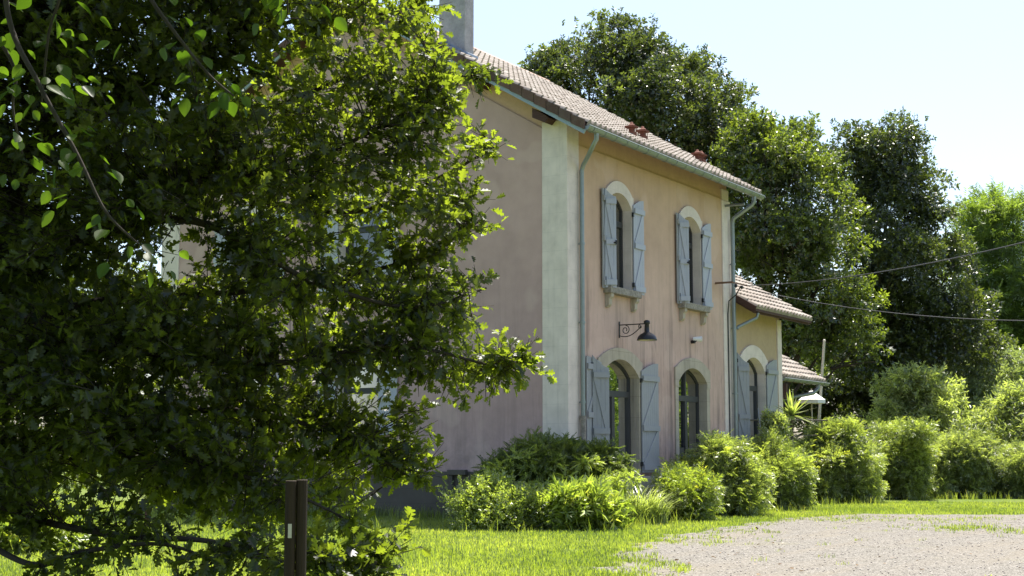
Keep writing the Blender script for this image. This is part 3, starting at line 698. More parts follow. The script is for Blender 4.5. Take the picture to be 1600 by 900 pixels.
# leaf templates: axis +Y, normal +Z, length 1
def half_leaf(edge_pts, fold, curl=.0):
    rib=[(0,0,0),(0,.5,-.0),(0,1,-curl)]
    l=[(-x,y,fold*x-curl*y*y) for x,y in edge_pts]; r=[(x,y,fold*x-curl*y*y) for x,y in edge_pts]
    V=[(0,0,0)]+r+[(0,1,-curl)]+l; n=len(r)
    F=[tuple([0]+list(range(1,n+2))), tuple([0]+[n+1]+list(range(2*n+1,n+1,-1)))]
    return np.array(V,float), F
OAK = half_leaf([(.03,.12),(.13,.2),(.22,.3),(.09,.36),(.26,.46),(.36,.56),(.13,.6),(.33,.73),(.31,.84),(.11,.83),(.14,.96)], .28, .12)
OVATE = half_leaf([(.17,.08),(.31,.25),(.36,.45),(.28,.68),(.14,.86)], .22, .15)
LANCE = half_leaf([(.09,.2),(.125,.45),(.08,.75)], .3, .2)
DIAM = (np.array([(0,0,0),(.22,.42,.05),(0,1,-.1),(-.22,.42,.05)],float), [(0,1,2,3)])
NARROW = (np.array([(0,0,0),(.11,.4,.03),(0,1,-.14),(-.11,.4,.03)],float), [(0,1,2,3)])

def sprig(leafT, n, length, size, spread=1.0, droop=0., flat=.5, pinnate=False):
    t = np.sort(rng.uniform(.1,1,n)); 
    if pinnate:
        t = np.repeat(np.linspace(.12,1,(n+1)//2),2)[:n]
    P = np.stack([np.zeros(n), t*length, -droop*t*t*length],1)
    ang = rng.uniform(0,2*math.pi,n) if not pinnate else np.where(np.arange(n)%2==0, 0, math.pi)+rng.normal(0,.35,n)
    side = np.stack([np.cos(ang), np.zeros(n), np.sin(ang)*(1-flat)],1)
    a = side*spread + np.stack([np.zeros(n), rng.uniform(.3,1,n), -droop*t],1); nn = np.stack([rng.normal(0,.35,n), rng.normal(0,.3,n), np.ones(n)],1)
    return compose(*leafT, frames(a, nn, size*rng.uniform(.7,1.25,n)), P)

def lobed_crown(name, lobes, tmpl, dens, mat, parent, sub=22, up=.25, jitter=.6, shoots=0, tone=.18, sizes=(.8,1.25), keep_below=None, subr=(.26,.46), radial=(.55,.95), core=.6, gap=0):
    As=[];Ts=[];Ns=[];Va=[]
    for c,r in lobes:
        c=np.asarray(c,float); r3=np.asarray(r,float)*np.ones(3)
        u=unit(sub); u[:,2]=np.abs(u[:,2])*.85+u[:,2]*.15; u/=np.linalg.norm(u,axis=1,keepdims=True)
        cs=c+u*r3*rng.uniform(*radial,(sub,1)); rs=rng.uniform(*subr,sub)*r3.mean(); tn=rng.normal(.45,tone,sub)
        cs=np.vstack([cs,c[None]]); rs=np.append(rs,r3.mean()*core); tn=np.append(tn,.35); u=np.vstack([u,[[0,0,1]]])
        for cc,rr_,t_,uu in zip(cs,rs,tn,u):
            n=max(6,int(dens*rr_*rr_*4)); d=unit(n)+uu*.35+np.array([0,0,.12]); d/=np.linalg.norm(d,axis=1,keepdims=True)
            p=cc+d*rr_*(rng.uniform(.35,1,(n,1))**.5)*rng.uniform(.85,1.12,(n,1))*(r3/r3.mean())
            As.append(d+np.array([0,0,up])+rng.normal(0,jitter,(n,3))); Ts.append(p); Ns.append(d*.7+np.array([0,0,.6])+rng.normal(0,.6,(n,3))); Va.append(np.clip(rng.normal(t_,.16,n),0,1))
        if shoots:
            n=shoots; d=unit(n)*np.array([.8,.8,.3])+np.array([0,0,.75]); d/=np.linalg.norm(d,axis=1,keepdims=True); k=4
            for q in np.linspace(.8,1.38,k):
                As.append(d*.6+np.array([0,0,.9])+rng.normal(0,.25,(n,3))); Ts.append(c+d*r3*q+rng.normal(0,.06,(n,3))); Ns.append(unit(n)+[0,0,.3]); Va.append(np.clip(rng.normal(.5,.2,n),0,1))
    A=np.vstack(As);T=np.vstack(Ts);Nn=np.vstack(Ns);V=np.concatenate(Va)
    if gap:
        f=gap; ph=rng.uniform(0,6,9); g=sum(np.sin(T@(unit(1)[0]*w_)+p_) for w_,p_ in zip((f,f*1.3,f*1.7,f*2.1,f*2.6,f*3.3),ph))
        k=g>-1.25+rng.normal(0,.3,len(g)); A,T,Nn,V=A[k],T[k],Nn[k],V[k]
    if keep_below is not None:
        k=T[:,2]>keep_below; A,T,Nn,V=A[k],T[k],Nn[k],V[k]
    M=frames(A,Nn,rng.uniform(*sizes,len(A)))
    me=scatter_mesh(name,tmpl,M,T,V); return link(name,me,mat,parent)

def bez(a,b,bend,n=8):
    a=np.asarray(a,float);b=np.asarray(b,float);m=(a+b)/2+np.asarray(bend,float)
    return [(1-t)**2*a+2*t*(1-t)*m+t*t*b for t in np.linspace(0,1,n)]

# ------------------------------------------------------------------ background trees
FOL_D = leafmat('dark_leaf', (.011,.018,.009), (.062,.078,.026), .38, tcol=(4,4.2,1.1), gloss=.10, grough=.4)
FOL_M = leafmat('mid_leaf', (.015,.026,.010), (.095,.118,.03), .42, tcol=(4,4.2,1.0), gloss=.09, grough=.42)
FOL_L = leafmat('light_leaf', (.07,.10,.028), (.16,.20,.06), .5, gloss=.05, grough=.45)
FOL_G = leafmat('grey_leaf', (.13,.16,.08), (.27,.30,.17), .35, gloss=.14, grough=.4)
TS = [sprig(DIAM, 12, .5, .15, 1.1, .15, .2) for _ in range(5)]
TSL = [sprig(NARROW, 16, .7, .2, 1.0, .2, .5, True) for _ in range(4)]
def tree(label, base_px, D, lobes_px, mat, tmpl, dens=52, sub=26, shoots=7, bark=BARK, group='trees behind the house', trunk_r=.25, flat=.85, name='broadleaf_tree', cat='tree', sizes=(.8,1.25), upper=None):
    k=D/FPX; lobes=[]
    for x,y,r,dd in lobes_px: lobes.append((at(x,y,D+dd), np.array([r*k]*3)))
    b=at(base_px,700,D); b=np.array([b[0],b[1],0.]); t=empty(name,b,label,cat,group)
    top=max(lobes,key=lambda l:l[0][2])[0]; mid=b+(top-b)*.45; mid[:2]=b[:2]*.6+top[:2]*.4
    m_=MB(); tr=bez(b-np.array([0,0,.2]),top,np.array([b[0]-top[0],b[1]-top[1],0])*.2,10); m_.tube(tr,list(np.linspace(trunk_r,.04,10)),10)
    for c,r in lobes:
        i=min(8,max(2,int(9*(c[2]*.6)/max(top[2],1)))); m_.tube(bez(tr[i],c,(0,0,-.1*np.linalg.norm(c-tr[i])),7),list(np.linspace(trunk_r*.38,.025,7)),6)
        for q in range(5):
            e=c+unit(1)[0]*r*.9; m_.tube(bez(c+(tr[i]-c)*.25,e,(0,0,.1),5),list(np.linspace(.05,.012,5)),5)
    m_.build('trunk',bark,t); lobed_crown('crown',lobes,tmpl,dens,mat,t,sub=sub,shoots=shoots,sizes=sizes,subr=(.17,.36),radial=(.5,1.2),core=.3,gap=1.6); return t
tree('big dark broadleaf tree rising behind the tiled roof ridge', 1010, 58,
     [(845,132,30,0),(900,114,50,1),(945,99,52,0),(990,99,48,-1),(1040,134,52,0),(1082,129,34,1),(1085,179,52,-1),(1130,194,42,1),(1000,164,70,-2),(910,164,62,-1),(860,169,40,1),(1060,224,75,-2),(1140,254,55,0),(1010,244,80,-1),(1120,324,75,0),(1150,404,70,0)], FOL_D, TS, shoots=6)
tree('yellow green leafy tree just right of the house end, over the wing roof', 1215, 53,
     [(1165,232,34,1),(1200,236,36,0),(1170,275,50,1),(1180,232,36,0),(1215,262,46,-1),(1240,238,36,1),(1262,300,46,0),(1195,310,60,0),(1290,350,42,-1),(1225,370,70,-1),(1290,420,52,0),(1200,430,70,1),(1270,490,68,-1),(1320,480,40,0),(1240,550,70,0),(1330,550,50,0)], FOL_M, TS, shoots=5)
tree('tall round topped tree between the wing roof and the pale acacia', 1390, 62,
     [(1310,263,42,0),(1345,240,40,0),(1392,250,46,-1),(1350,303,55,1),(1425,303,42,0),(1395,338,62,-1),(1452,358,46,0),(1345,368,55,0),(1440,418,58,0),(1375,428,70,-2),(1480,428,42,1),(1480,488,55,0),(1400,508,70,-1),(1340,488,55,0),(1450,568,70,0),(1370,588,65,0),(1510,558,55,1)], FOL_D, TS, shoots=5)
tree('pale feathery acacia at the right edge of the photo', 1570, 74,
     [(1520,355,24,0),(1555,340,26,1),(1585,350,26,0),(1545,400,42,0),(1600,410,48,0),(1530,460,46,-1),(1580,480,58,0),(1630,470,55,1),(1540,540,55,0),(1600,560,60,0),(1660,540,60,0)], FOL_L, TSL, dens=40, shoots=5, bark=BARK_L, sizes=(.9,1.4))
tree('dark undergrowth tree behind the porch and leaning pole', 1300, 68,
     [(1240,600,55,0),(1310,600,60,1),(1380,610,60,0),(1450,610,60,0),(1520,600,60,1),(1590,600,60,0),(1340,660,60,0),(1250,660,50,0),(1440,670,60,0),(1550,670,60,0),(1290,560,50,1),(1350,540,50,2),(1200,560,50,2)], FOL_D, TS, dens=60, sub=30, shoots=0)
tree('broad tree left of the house seen through the gaps of the oak', 60, 70,
     [(-60,420,80,0),(40,400,60,0),(120,440,70,1),(0,500,90,0),(200,480,60,0),(130,540,80,0),(230,580,70,0),(40,600,90,0),(160,650,80,0),(260,660,60,0),(-60,620,90,0)], FOL_M, TS, dens=14, shoots=3)
# trees across the yard that the door panes mirror, right of the frame
for i,(p,hh) in enumerate((((27,-11.3,0),.8),((33,-15.5,0),1.1),((37,-11.5,0),1.2),((46,-14.5,0),1.3),((40,-19,0),1.6))):
    p=np.array(p,float); t=empty('broadleaf_tree',p,f'{["small","tall","leaning","far","tallest"][i]} sunlit tree across the yard, mirrored in the door panes','tree','trees across the yard')
    lobes=[(p+np.array([rng.uniform(-2.6,2.6),rng.uniform(-1.5,1.5),z*hh]), np.ones(3)*rng.uniform(1.4,2.1)) for z in (.3,.7,.9,1.6,1.9,2.6,3.4,4.5,5.5,6.5,7.5,8.6)]
    m_=MB(); m_.tube(bez(p,p+[0,0,8*hh],(.3,0,0)),list(np.linspace(.22,.05,8)),8); m_.build('trunk',BARK,t); lobed_crown('crown',lobes,TS,15,FOL_L,t,sub=9,shoots=0)

# ------------------------------------------------------------------ shrubs along the terrace
NAND = [sprig(NARROW, 20, .32, .085, 1.1, .4, .7, True) for _ in range(5)]
BUSHY = [sprig(DIAM, 12, .22, .055, 1.0, .1, .2) for _ in range(4)]
GLOSSY = [sprig(LANCE, 12, .4, .17, 1.0, .05, .2) for _ in range(4)]
SH_N = leafmat('nandina_leaf', (.045,.064,.022), (.34,.375,.14), .36, gloss=.08, grough=.42, hue=(.26,.25,.03))
SH_Y = leafmat('golden_leaf', (.09,.12,.03), (.22,.25,.06), .46, gloss=.09, grough=.4, hue=(.34,.31,.06))
SH_B = leafmat('bamboo_leaf', (.10,.135,.03), (.30,.34,.10), .40, gloss=.08, grough=.38, hue=(.42,.40,.12))
SH_T = leafmat('twig_leaf', (.11,.14,.04), (.30,.33,.10), .4, gloss=.08)
SH_C = leafmat('conifer_leaf', (.055,.08,.03), (.15,.175,.055), .34, gloss=.04, hue=(.11,.13,.03))
SH_CT = leafmat('conifer_tip_sunlit', (.20,.235,.07), (.38,.41,.14), .4, gloss=.04)  # sunlight on the front tips put into the leaf colour
SH_R = leafmat('laurel_leaf', (.06,.082,.03), (.36,.385,.18), .36, gloss=.09, grough=.42)
def shrub_spot(x0,x1,yb,push=.35):
    xc=(x0+x1)/2; g=ground_at(xc,yb); D=depth_of(g); r=(x1-x0)/2*D/FPX
    v=(g-CAM)[:2]; v/=np.linalg.norm(v); c=np.array([g[0]+v[0]*r*push,g[1]+v[1]*r*push,0.]); return c,r,depth_of(c)
def mound(label,x0,x1,yt,yb,mat,tmpl,dens,name='shrub',cat='shrub',group=None,sub=16,n=7,stem=True,up=.1,jitter=.5,spot=None,sizes=(.8,1.25),tone=.2,gap=2.6):
    c,r,D=spot or shrub_spot(x0,x1,yb); k=D/FPX; r=max(.3,(x1-x0)/2*k-.02); top=EYE+(713-yt)*k-.34
    t=empty(name,c,label,cat,group); lobes=[]
    rr_=r*.5
    for i in range(n):
        a=2*math.pi*i/n+rng.uniform(-.3,.3); q=r*.56; lobes.append((c+np.array([q*math.cos(a),q*math.sin(a),rng.uniform(.32,.55)*top]), np.array([rr_,rr_,max(.3,top*.36)])*rng.uniform(.85,1.1)))
    for i in range(3): lobes.append((c+np.array([rng.normal(0,.28)*r,rng.normal(0,.28)*r,top-.42*rr_-rng.uniform(0,.15)]), np.array([rr_,rr_,rr_*.62])*rng.uniform(.8,1.0)))
    for i in range(n):
        a=2*math.pi*i/n+rng.uniform(-.3,.3); q=r*.62; lobes.append((c+np.array([q*math.cos(a),q*math.sin(a),.16*top]), np.array([rr_*.9,rr_*.9,.2*top])*rng.uniform(.85,1.1)))
    lobes.append((c+np.array([0,0,top*.45]),np.array([r*.6,r*.6,top*.4])))
    if stem:
        m_=MB()
        for i in range(9):
            e=lobes[i%len(lobes)][0]; m_.tube(bez(c+np.array([rng.normal(0,.12),rng.normal(0,.12),-.03]),e,(0,0,.15),6),list(np.linspace(.018,.006,6)),5)
        m_.build('stems',BARK,t)
    lobed_crown('foliage',lobes,tmpl,dens,mat,t,sub=sub,up=up,jitter=jitter,sizes=sizes,keep_below=.03,tone=tone,shoots=2,gap=gap); return t
GN='nandina shrubs along the terrace'
NM='nandina_shrub'
mound('rounded dark green shrub in front of the right door, yellow weeds at its left',1058,1192,678,806,SH_N,NAND,270,NM,group=GN)
mound('shrub below the wing door, standing between two broad rounded shrubs',1150,1258,676,797,SH_N,NAND,270,NM,group=GN)
mound('widest shrub of the row, golden on top, below the porch and parasol',1222,1368,656,786,SH_N,NAND,270,NM,group=GN)
mound('dark narrow shrub right of the widest shrub, below the glossy bush',1348,1452,652,780,SH_N,NAND,260,NM,group=GN)
mound('pale green shrub with yellow tips at the back of the gravel yard',1442,1556,672,778,SH_R,NAND,240,NM,group=GN)
mound('last shrub of the row, cut by the right edge of the photo',1536,1668,688,778,SH_R,NAND,240,NM,group=GN)
mound('leafy glossy bush with whitish shine behind the row of shrubs',1366,1505,576,700,SH_R,GLOSSY,60,'glossy_bush','bush',spot=(np.append(at(1435,700,56)[:2],0.),1.7,56))
mound('bright green glossy bush at the right behind the last shrubs',1490,1680,602,720,SH_R,GLOSSY,60,'glossy_bush','bush',spot=(np.append(at(1585,700,53)[:2],0.),2,53))
mound('grey green willowy bush, highest and farthest at the right',1436,1680,548,700,FOL_G,GLOSSY,50,'willow_bush','bush',spot=(np.append(at(1555,700,63)[:2],0.),3,63))
mound('loose twiggy shrub with tiny yellowish leaves at the left end of the bed',708,850,728,829,SH_T,BUSHY,190,'twiggy_shrub',up=.5,jitter=.8)
mound('yellow green bush right of the strap leaved clump',1030,1118,722,814,SH_Y,NAND,110,'golden_bush','bush')
mound('bright weedy bush at the lower left behind the oak branches',-60,95,800,905,SH_Y,GLOSSY,70,'weedy_bush','bush',spot=(np.append(at(20,850,21)[:2],0.),.8,21))

# conifer: sun on front tips, house shade behind, painted as two leaf colours
cD=29.5; cc=at(850,760,cD); cc[2]=0; cr=1.2
cf=empty('spreading_conifer',cc,'dark feathery conifer with bright drooping tips at the corner of the house','conifer')
FEATH=[sprig(NARROW,36,.27,.075,.8,.5,.35,True) for _ in range(4)]
k=cD/FPX
lob=[(at(x,y,cD+dd),np.array([r*k]*3)) for x,y,r,dd in ((790,755,36,0),(835,737,38,.3),(880,730,38,.5),(918,737,34,.4),(850,750,50,-.2),(900,755,42,0),(800,765,35,-.3),(945,735,30,.3))]
lobed_crown('foliage',lob,FEATH,190,SH_C,cf,sub=12,up=.05,jitter=.5)
lob=[(at(x,y+10,cD-.6-dd),np.array([r*k,r*k,r*k*.8])) for x,y,r,dd in ((785,735,15,0),(812,712,17,.1),(848,705,15,0),(838,730,18,.2),(868,722,15,.1),(882,745,16,.3),(800,768,18,.3),(770,728,12,0),(918,716,12,.1),(900,765,14,.3),(835,765,18,.4),(870,778,14,.4),(960,745,13,.3),(985,742,13,.3),(968,760,12,.4),(940,755,10,.3))]
lobed_crown('sunlit_tips',lob,FEATH,330,SH_CT,cf,sub=5,up=-.1,jitter=.4,sizes=(.55,.85))
m_=MB()
for c_,r_ in lob[:10]: m_.tube(bez(cc,c_,(0,0,.2),6),list(np.linspace(.03,.006,6)),5)
m_.build('stems',BARK,cf)

# strap leaved clumps
def strap_clump(label,x0,x1,yt,yb,n,mat,wid,name,cat,dy=.0,stiff=.5):
    c,r,D=shrub_spot(x0,x1,yb,.6); k=D/FPX; H=EYE+(713-yt)*k; t=empty(name,c,label,cat); m_=[]; V=[];F=[];va=[]
    for i in range(n):
        a=rng.uniform(0,2*math.pi); q=r*math.sqrt(rng.uniform(0,1))*.85; b=c+np.array([q*math.cos(a),q*math.sin(a),0]); a2=a+rng.normal(0,1.0)
        L=1.5*H*(1-.62*(q/r)**2)*rng.uniform(.35,1.2); out=(rng.uniform(.1,.9)+.25*q/r)*L*.8; d=np.array([math.cos(a2),math.sin(a2),0]); s_=np.array([-d[1],d[0],0]); w_=wid*rng.uniform(.6,1.2); i0=len(V)
        for j,u in enumerate((0,.3,.55,.78,1)):
            p=b+d*out*u*u*1.0+np.array([0,0,L*(u-(.62-stiff*.4)*u**3)]); ww=w_*(1-u**2)*.5+.0015; V+= [p-s_*ww,p+s_*ww]
        F+=[(i0+2*j,i0+2*j+1,i0+2*j+3,i0+2*j+2) for j in range(4)]; va+=[float(np.clip(rng.normal(.5,.22),0,1))]*4
    me=bpy.data.meshes.new('leaves'); me.from_pydata([tuple(p) for p in V],[],F); at_=me.attributes.new('var','FLOAT','FACE'); at_.data.foreach_set('value',va); link('leaves',me,mat,t); return t
BAMB = [sprig(NARROW, 9, .26, .19, 1.0, .25, .35) for _ in range(4)]
mound('bright yellow green clump of bamboo grass in the middle of the bed',848,958,752,829,SH_B,BAMB,120,'bamboo_grass','ornamental grass',up=.35,gap=0)
strap_clump('arching strap leaved clump between bamboo grass and golden bush',955,1050,758,820,1100,SH_R,.022,'strap_leaved_plant','plant')
# yucca and pot plants on the terrace
def yucca(label,x,yb,yt,D,n,mat,wid,name,cat):
    b=at(x,yb,D); H=(yb-yt)*D/FPX; t=empty(name,(b[0],b[1],b[2]),label,cat); V=[];F=[];va=[]
    for i in range(n):
        a=rng.uniform(0,2*math.pi); el=rng.uniform(-.25,1.45); L=H*rng.uniform(.55,.8); d=np.array([math.cos(a)*math.cos(el),math.sin(a)*math.cos(el),math.sin(el)]); s_=np.array([-math.sin(a),math.cos(a),0]); c0=b+np.array([0,0,H*.3]); i0=len(V)
        for u in (0,.3,.65,1): p=c0+d*L*u+np.array([0,0,-.12*L*u*u]); ww=wid*(math.sin(math.pi*min(1,.25+u*.75)))*.5+.002; V+=[p-s_*ww,p+s_*ww]
        F+=[(i0+2*j,i0+2*j+1,i0+2*j+3,i0+2*j+2) for j in range(3)]; va+=[float(rng.uniform(.2,.9))]*3
    me=bpy.data.meshes.new('leaves'); me.from_pydata([tuple(p) for p in V],[],F); q=me.attributes.new('var','FLOAT','FACE'); q.data.foreach_set('value',va); link('leaves',me,mat,t)
    m_=MB(); m_.tube([(b[0],b[1],min(b[2],1.0)-.3),b+(0,0,H*.32)],[.06,.05],8); m_.build('stem',BARK_L,t)
yucca('pale sword leaved yucca standing at the corner of the wing',1237,668,606,39.0,46,SH_R,.075,'yucca','yucca')
mound('small leafy plant between the wing door and the yucca',1196,1224,636,690,SH_R,GLOSSY,90,'leafy_plant','plant',spot=(np.append(at(1210,690,38.5)[:2],0.),.3,38.5),sizes=(.5,.8))

# ------------------------------------------------------------------ oak in the foreground
OAKL = leafmat('oak_leaf', (.008,.012,.005), (.034,.043,.013), .45, tcol=(12.5,12.7,2.1), gloss=.04, grough=.45)
HAZL = leafmat('hazel_leaf', (.012,.022,.007), (.034,.05,.014), .42, tcol=(5,6,.9), gloss=.02, grough=.42)
oak = empty('oak_tree', at(-35,1040,9.6)*np.array([1,1,0]), 'large oak with lobed leaves filling the left half in the foreground', 'oak tree')
def limb_path(pts,n=10):
    P=[at(*p) for p in pts]; out=[]
    for i in range(len(P)-1):                     # Catmull-Rom
        p0=P[max(i-1,0)];p1=P[i];p2=P[i+1];p3=P[min(i+2,len(P)-1)]
        for t in np.linspace(0,1,n,endpoint=False): out.append(.5*((2*p1)+(-p0+p2)*t+(2*p0-5*p1+4*p2-p3)*t*t+(-p0+3*p1-3*p2+p3)*t**3))
    out.append(P[-1]); return out
tr=limb_path([(-40,1060,9.6),(-35,800,9.6),(-25,560,9.6),(5,380,9.6),(40,270,9.6),(82,180,9.6),(110,40,9.6),(140,-160,9.7),(150,-330,9.8)])
mb=MB(); mb.tube(tr,list(np.linspace(.12,.03,len(tr))),12); mb.build('trunk',BARK,oak)
LIMBS=[([(-30,470,9.6),(85,402,9.3),(200,322,9.2),(300,285,9.1),(450,262,9.2),(590,200,9.4),(690,130,9.5)],.042),
 ([(0,430,9.6),(190,358,9.0),(300,345,8.8),(400,390,8.8),(490,440,8.9),(640,480,9.1),(760,450,9.3)],.032),
 ([(-25,640,9.6),(130,548,9.2),(300,560,8.9),(450,566,8.9),(620,540,9.0),(780,575,9.1)],.036),
 ([(-20,520,9.6),(160,470,9.8),(330,460,10),(500,440,10),(660,400,9.8),(740,350,9.7)],.034),
 ([(60,230,9.6),(200,150,9.5),(330,70,9.6),(480,30,9.8),(640,20,9.9)],.03),
 ([(-34,770,9.6),(60,812,8.6),(200,838,8.2),(330,846,8.0),(450,880,7.9),(560,895,7.9)],.026),
 ([(-35,840,9.6),(50,882,8.4),(130,862,8.2),(250,850,8.0),(330,875,8.0)],.022),
 ([(-30,720,9.6),(150,690,9.2),(330,640,9.1),(500,670,9.2),(640,745,9.3)],.028),
 ([(-25,600,9.6),(150,620,9.0),(300,720,8.7),(420,755,8.6),(520,800,8.6)],.026),
 ([(95,140,9.6),(250,200,9.8),(420,170,10.1),(580,110,10.2),(730,120,10.2)],.03),
 ([(55,250,9.6),(250,250,10.2),(400,310,10.3),(560,330,10.2),(700,270,10.0),(770,230,9.9)],.034),
 ([(120,-20,9.7),(280,-80,10),(450,-110,10.4),(600,-90,10.6)],.034),
 ([(140,-160,9.7),(300,-250,10.4),(470,-260,11)],.03),
 ([(100,80,9.6),(200,0,11),(320,-60,12)],.034),
 ([(0,420,9.6),(150,300,11),(330,200,12),(480,150,12.4)],.036),
 ([(-20,560,9.6),(120,480,11),(300,520,12),(470,560,12.2),(560,600,12.2)],.034)]
LP=[]
for pts,r in LIMBS:
    path=limb_path(pts); mb=MB(); mb.tube(path,list(np.linspace(r,.007,len(path))),8); mb.build('limb',BARK,oak); LP+=path[4:]
LP+=tr[30:]; LP=np.array(LP)
# crown outline (photo pixels) of twig ends; depth thins towards the right edge
OUT=[(-320,-420),(300,-420),(440,-330),(540,-200),(600,-60),(632,20),(640,80),(690,112),(690,165),(715,215),(690,285),(700,335),(670,390),(705,440),(690,500),(725,548),(745,572),(690,610),(640,632),(630,680),(615,725),(540,755),(505,800),(460,835),(300,800),(150,775),(-320,800)]
def sample_outline(n,poly,nb=1):
    pts=np.empty((0,2)); lo=np.min(poly,0);hi=np.max(poly,0)
    while len(pts)<n:
        q=rng.uniform(lo,hi,(n,2)); pts=np.vstack([pts,q[in_poly(q,poly)]])
    return pts[:n]
S=sample_outline(4600,OUT)
# openings where the wall, sky and lawn show through
for gx,gy,gw,gh in ((285,395,42,75),(400,330,60,30),(35,275,45,40),(215,22,22,22),(450,420,30,22),(610,640,26,26),(600,330,20,16),(500,700,40,20),(180,100,30,14),(60,330,26,22)):
    k=((S[:,0]-gx)/gw)**2+((S[:,1]-gy)/gh)**2>1; S=S[k]
S=S[(S[:,0]<430)|(rng.uniform(0,1,len(S))>.40)]
far=np.clip((720-S[:,0])/600,0,1); Dp=9.4+rng.uniform(-1,1,len(S))*(.45+1.9*far**1.1)+.6*far
# bare lower branch sprays and the darker sprigs at the bottom
extra=[(x,y,d) for x,y,d in ((470,870,7.6),(500,880,7.6),(520,860,7.7),(545,885,7.7),(560,895,7.8),(590,880,7.8),(620,855,7.9),(635,850,7.9),(440,885,7.6),(490,895,7.5),(330,880,7.8),(350,895,7.8),(300,860,8),(200,870,8),(120,890,8),(60,880,8.2),(30,830,8.4),(20,790,8.6),(80,800,8.4),(230,815,8.4),(140,830,8.3),(270,830,8.2),(400,850,8.1),(420,870,8),(175,895,8),(380,890,7.9),(560,850,8.6),(580,840,8.8),(690,735,9.3),(670,745,9.3),(655,700,9.3),(820,556,9.2),(800,565,9.2),(840,552,9.25),(760,130,10.1),(770,118,10.1),(775,240,9.8),(760,345,9.6),(790,600,9.2),(760,620,9.2),(690,30,9.8),(665,0,9.8),(640,-10,9.8)) for _ in range(2)]
for (xa,ya),(xb,yb) in zip(OUT[4:22],OUT[5:23]):
    for _ in range(4): u_=rng.uniform(); extra.append((xa+(xb-xa)*u_+rng.uniform(0,42),ya+(yb-ya)*u_,9.6+rng.normal(0,.25)))
E3=[at(x+rng.normal(0,6),y+rng.normal(0,6),d) for x,y,d in extra]
ends=np.vstack([np.array([at(x,y,d) for (x,y),d in zip(S,Dp)]),np.array(E3)])
A=[];T=[];Nn=[];Va=[]; tw=MB()
for e in ends:
    dist=np.linalg.norm((LP-e)*np.array([1,1,1.9]),axis=1)+.35*np.maximum(0,(LP-e)@Rt); i=int(np.argmin(dist)); b=LP[i]; L=np.linalg.norm(e-b)
    path=bez(b,e,rng.normal(0,.1*L,3)+np.array([0,0,.06*L]),6); tw.tube(path,list(np.linspace(.003+.0028*min(L,1.2),.0018,6)),4,cap=False)
    d=path[-1]-path[-2]; d/=np.linalg.norm(d)+1e-9
    reach=min(.42,max(.16,L*.5)); n=int(rng.integers(22,36)); tone=np.clip(rng.normal(.5,.17),0,1)
    side=unit(4)
    subs=[(e,d)]+[(e-d*reach*rng.uniform(.2,.9)+q*.17, d*.6+q*.8) for q in side]
    for p,dd in subs: tw.tube([p-dd*.2,p],[.003,.0015],3,cap=False)
    for j in range(n):
        p,dd=subs[int(rng.integers(0,5))]; q=unit(1)[0]
        ax=dd*.55+q*.85+np.array([0,0,-.12]); A.append(ax); T.append(p-dd*rng.uniform(0,.19)+q*.012); Nn.append(np.array([0,0,1.0])+rng.normal(0,.8,3)+.25*q); Va.append(np.clip(rng.normal(tone,.15),0,1))
nu=30000; up_=np.array([at(x,y,d) for x,y,d in zip(rng.uniform(-700,470,nu),rng.uniform(-1150,-320,nu),rng.uniform(8.6,15.5,nu))])  # unseen oversized leaves added above the frame to shade the oak's left interior
A+=list(unit(nu)*1.6); T+=list(up_); Nn+=list(np.array([0,0,1.])+rng.normal(0,.4,(nu,3))); Va+=list(rng.uniform(.2,.8,nu)); n_up=nu
A=np.array(A);T=np.array(T);Nn=np.array(Nn);Va=np.array(Va)
tw.build('twigs',BARK,oak,recalc=False)
LS=.064*np.clip(rng.lognormal(0,.28,len(A)),.5,1.65); LS[-n_up:]*=2.2
M=frames(A,Nn,LS)
link('crown',scatter_mesh('crown',[(OAK[0],OAK[1],np.zeros(2))],M,T,Va),OAKL,oak)

# hazel close to the camera, upper left
hz=empty('hazel_bush',at(-420,1100,5)*np.array([1,1,0]),'hazel with broad soft leaves hanging into the upper left corner','hazel')
mb=MB(); hp=limb_path([(-420,1500,5.0),(-380,700,5.0),(-200,100,4.9),(-60,-150,4.9),(40,-190,4.8)]); mb.tube(hp,list(np.linspace(.05,.02,len(hp))),10); mb.build('trunk',BARK,hz)
HL_=[([(0,-180,4.8),(12,20,4.7),(60,130,4.6),(120,240,4.55),(165,330,4.5),(215,380,4.5)],.011),([(-60,-150,4.9),(90,-60,4.8),(75,60,4.8),(65,160,4.8)],.008),([(40,-190,4.8),(180,-80,4.7),(250,20,4.6),(320,110,4.6),(365,150,4.6)],.01),([(-100,-60,4.9),(15,90,4.9),(20,170,4.9),(35,240,4.9)],.008),([(60,-150,4.8),(300,-120,4.8),(430,-50,4.7),(450,20,4.7)],.008)]
hA=[];hT=[];hN=[]
for pts,r in HL_:
    path=limb_path(pts); mb=MB(); mb.tube(path,list(np.linspace(r,.003,len(path))),7); mb.build('branch',BARK,hz)
    for j in range(48):
        p=path[int(rng.integers(5,len(path)))]; q=unit(1)[0]*np.array([1,1,.5]); off=q*rng.uniform(.02,.24); hA.append(q+np.array([0,0,-.55])); hT.append(p+off); hN.append(np.array([0,0,1.0])+rng.normal(0,.45,3))
for j in range(1500):  # unseen leaves added above the frame to keep the hanging branches in shade
    p=at(rng.uniform(-250,620),rng.uniform(-900,-90),rng.uniform(4.7,6.6)); q=unit(1)[0]*np.array([1,1,.5]); hA.append(q+np.array([0,0,-.4])); hT.append(p); hN.append(np.array([0,0,1.0])+rng.normal(0,.35,3))
nh=len(hA)
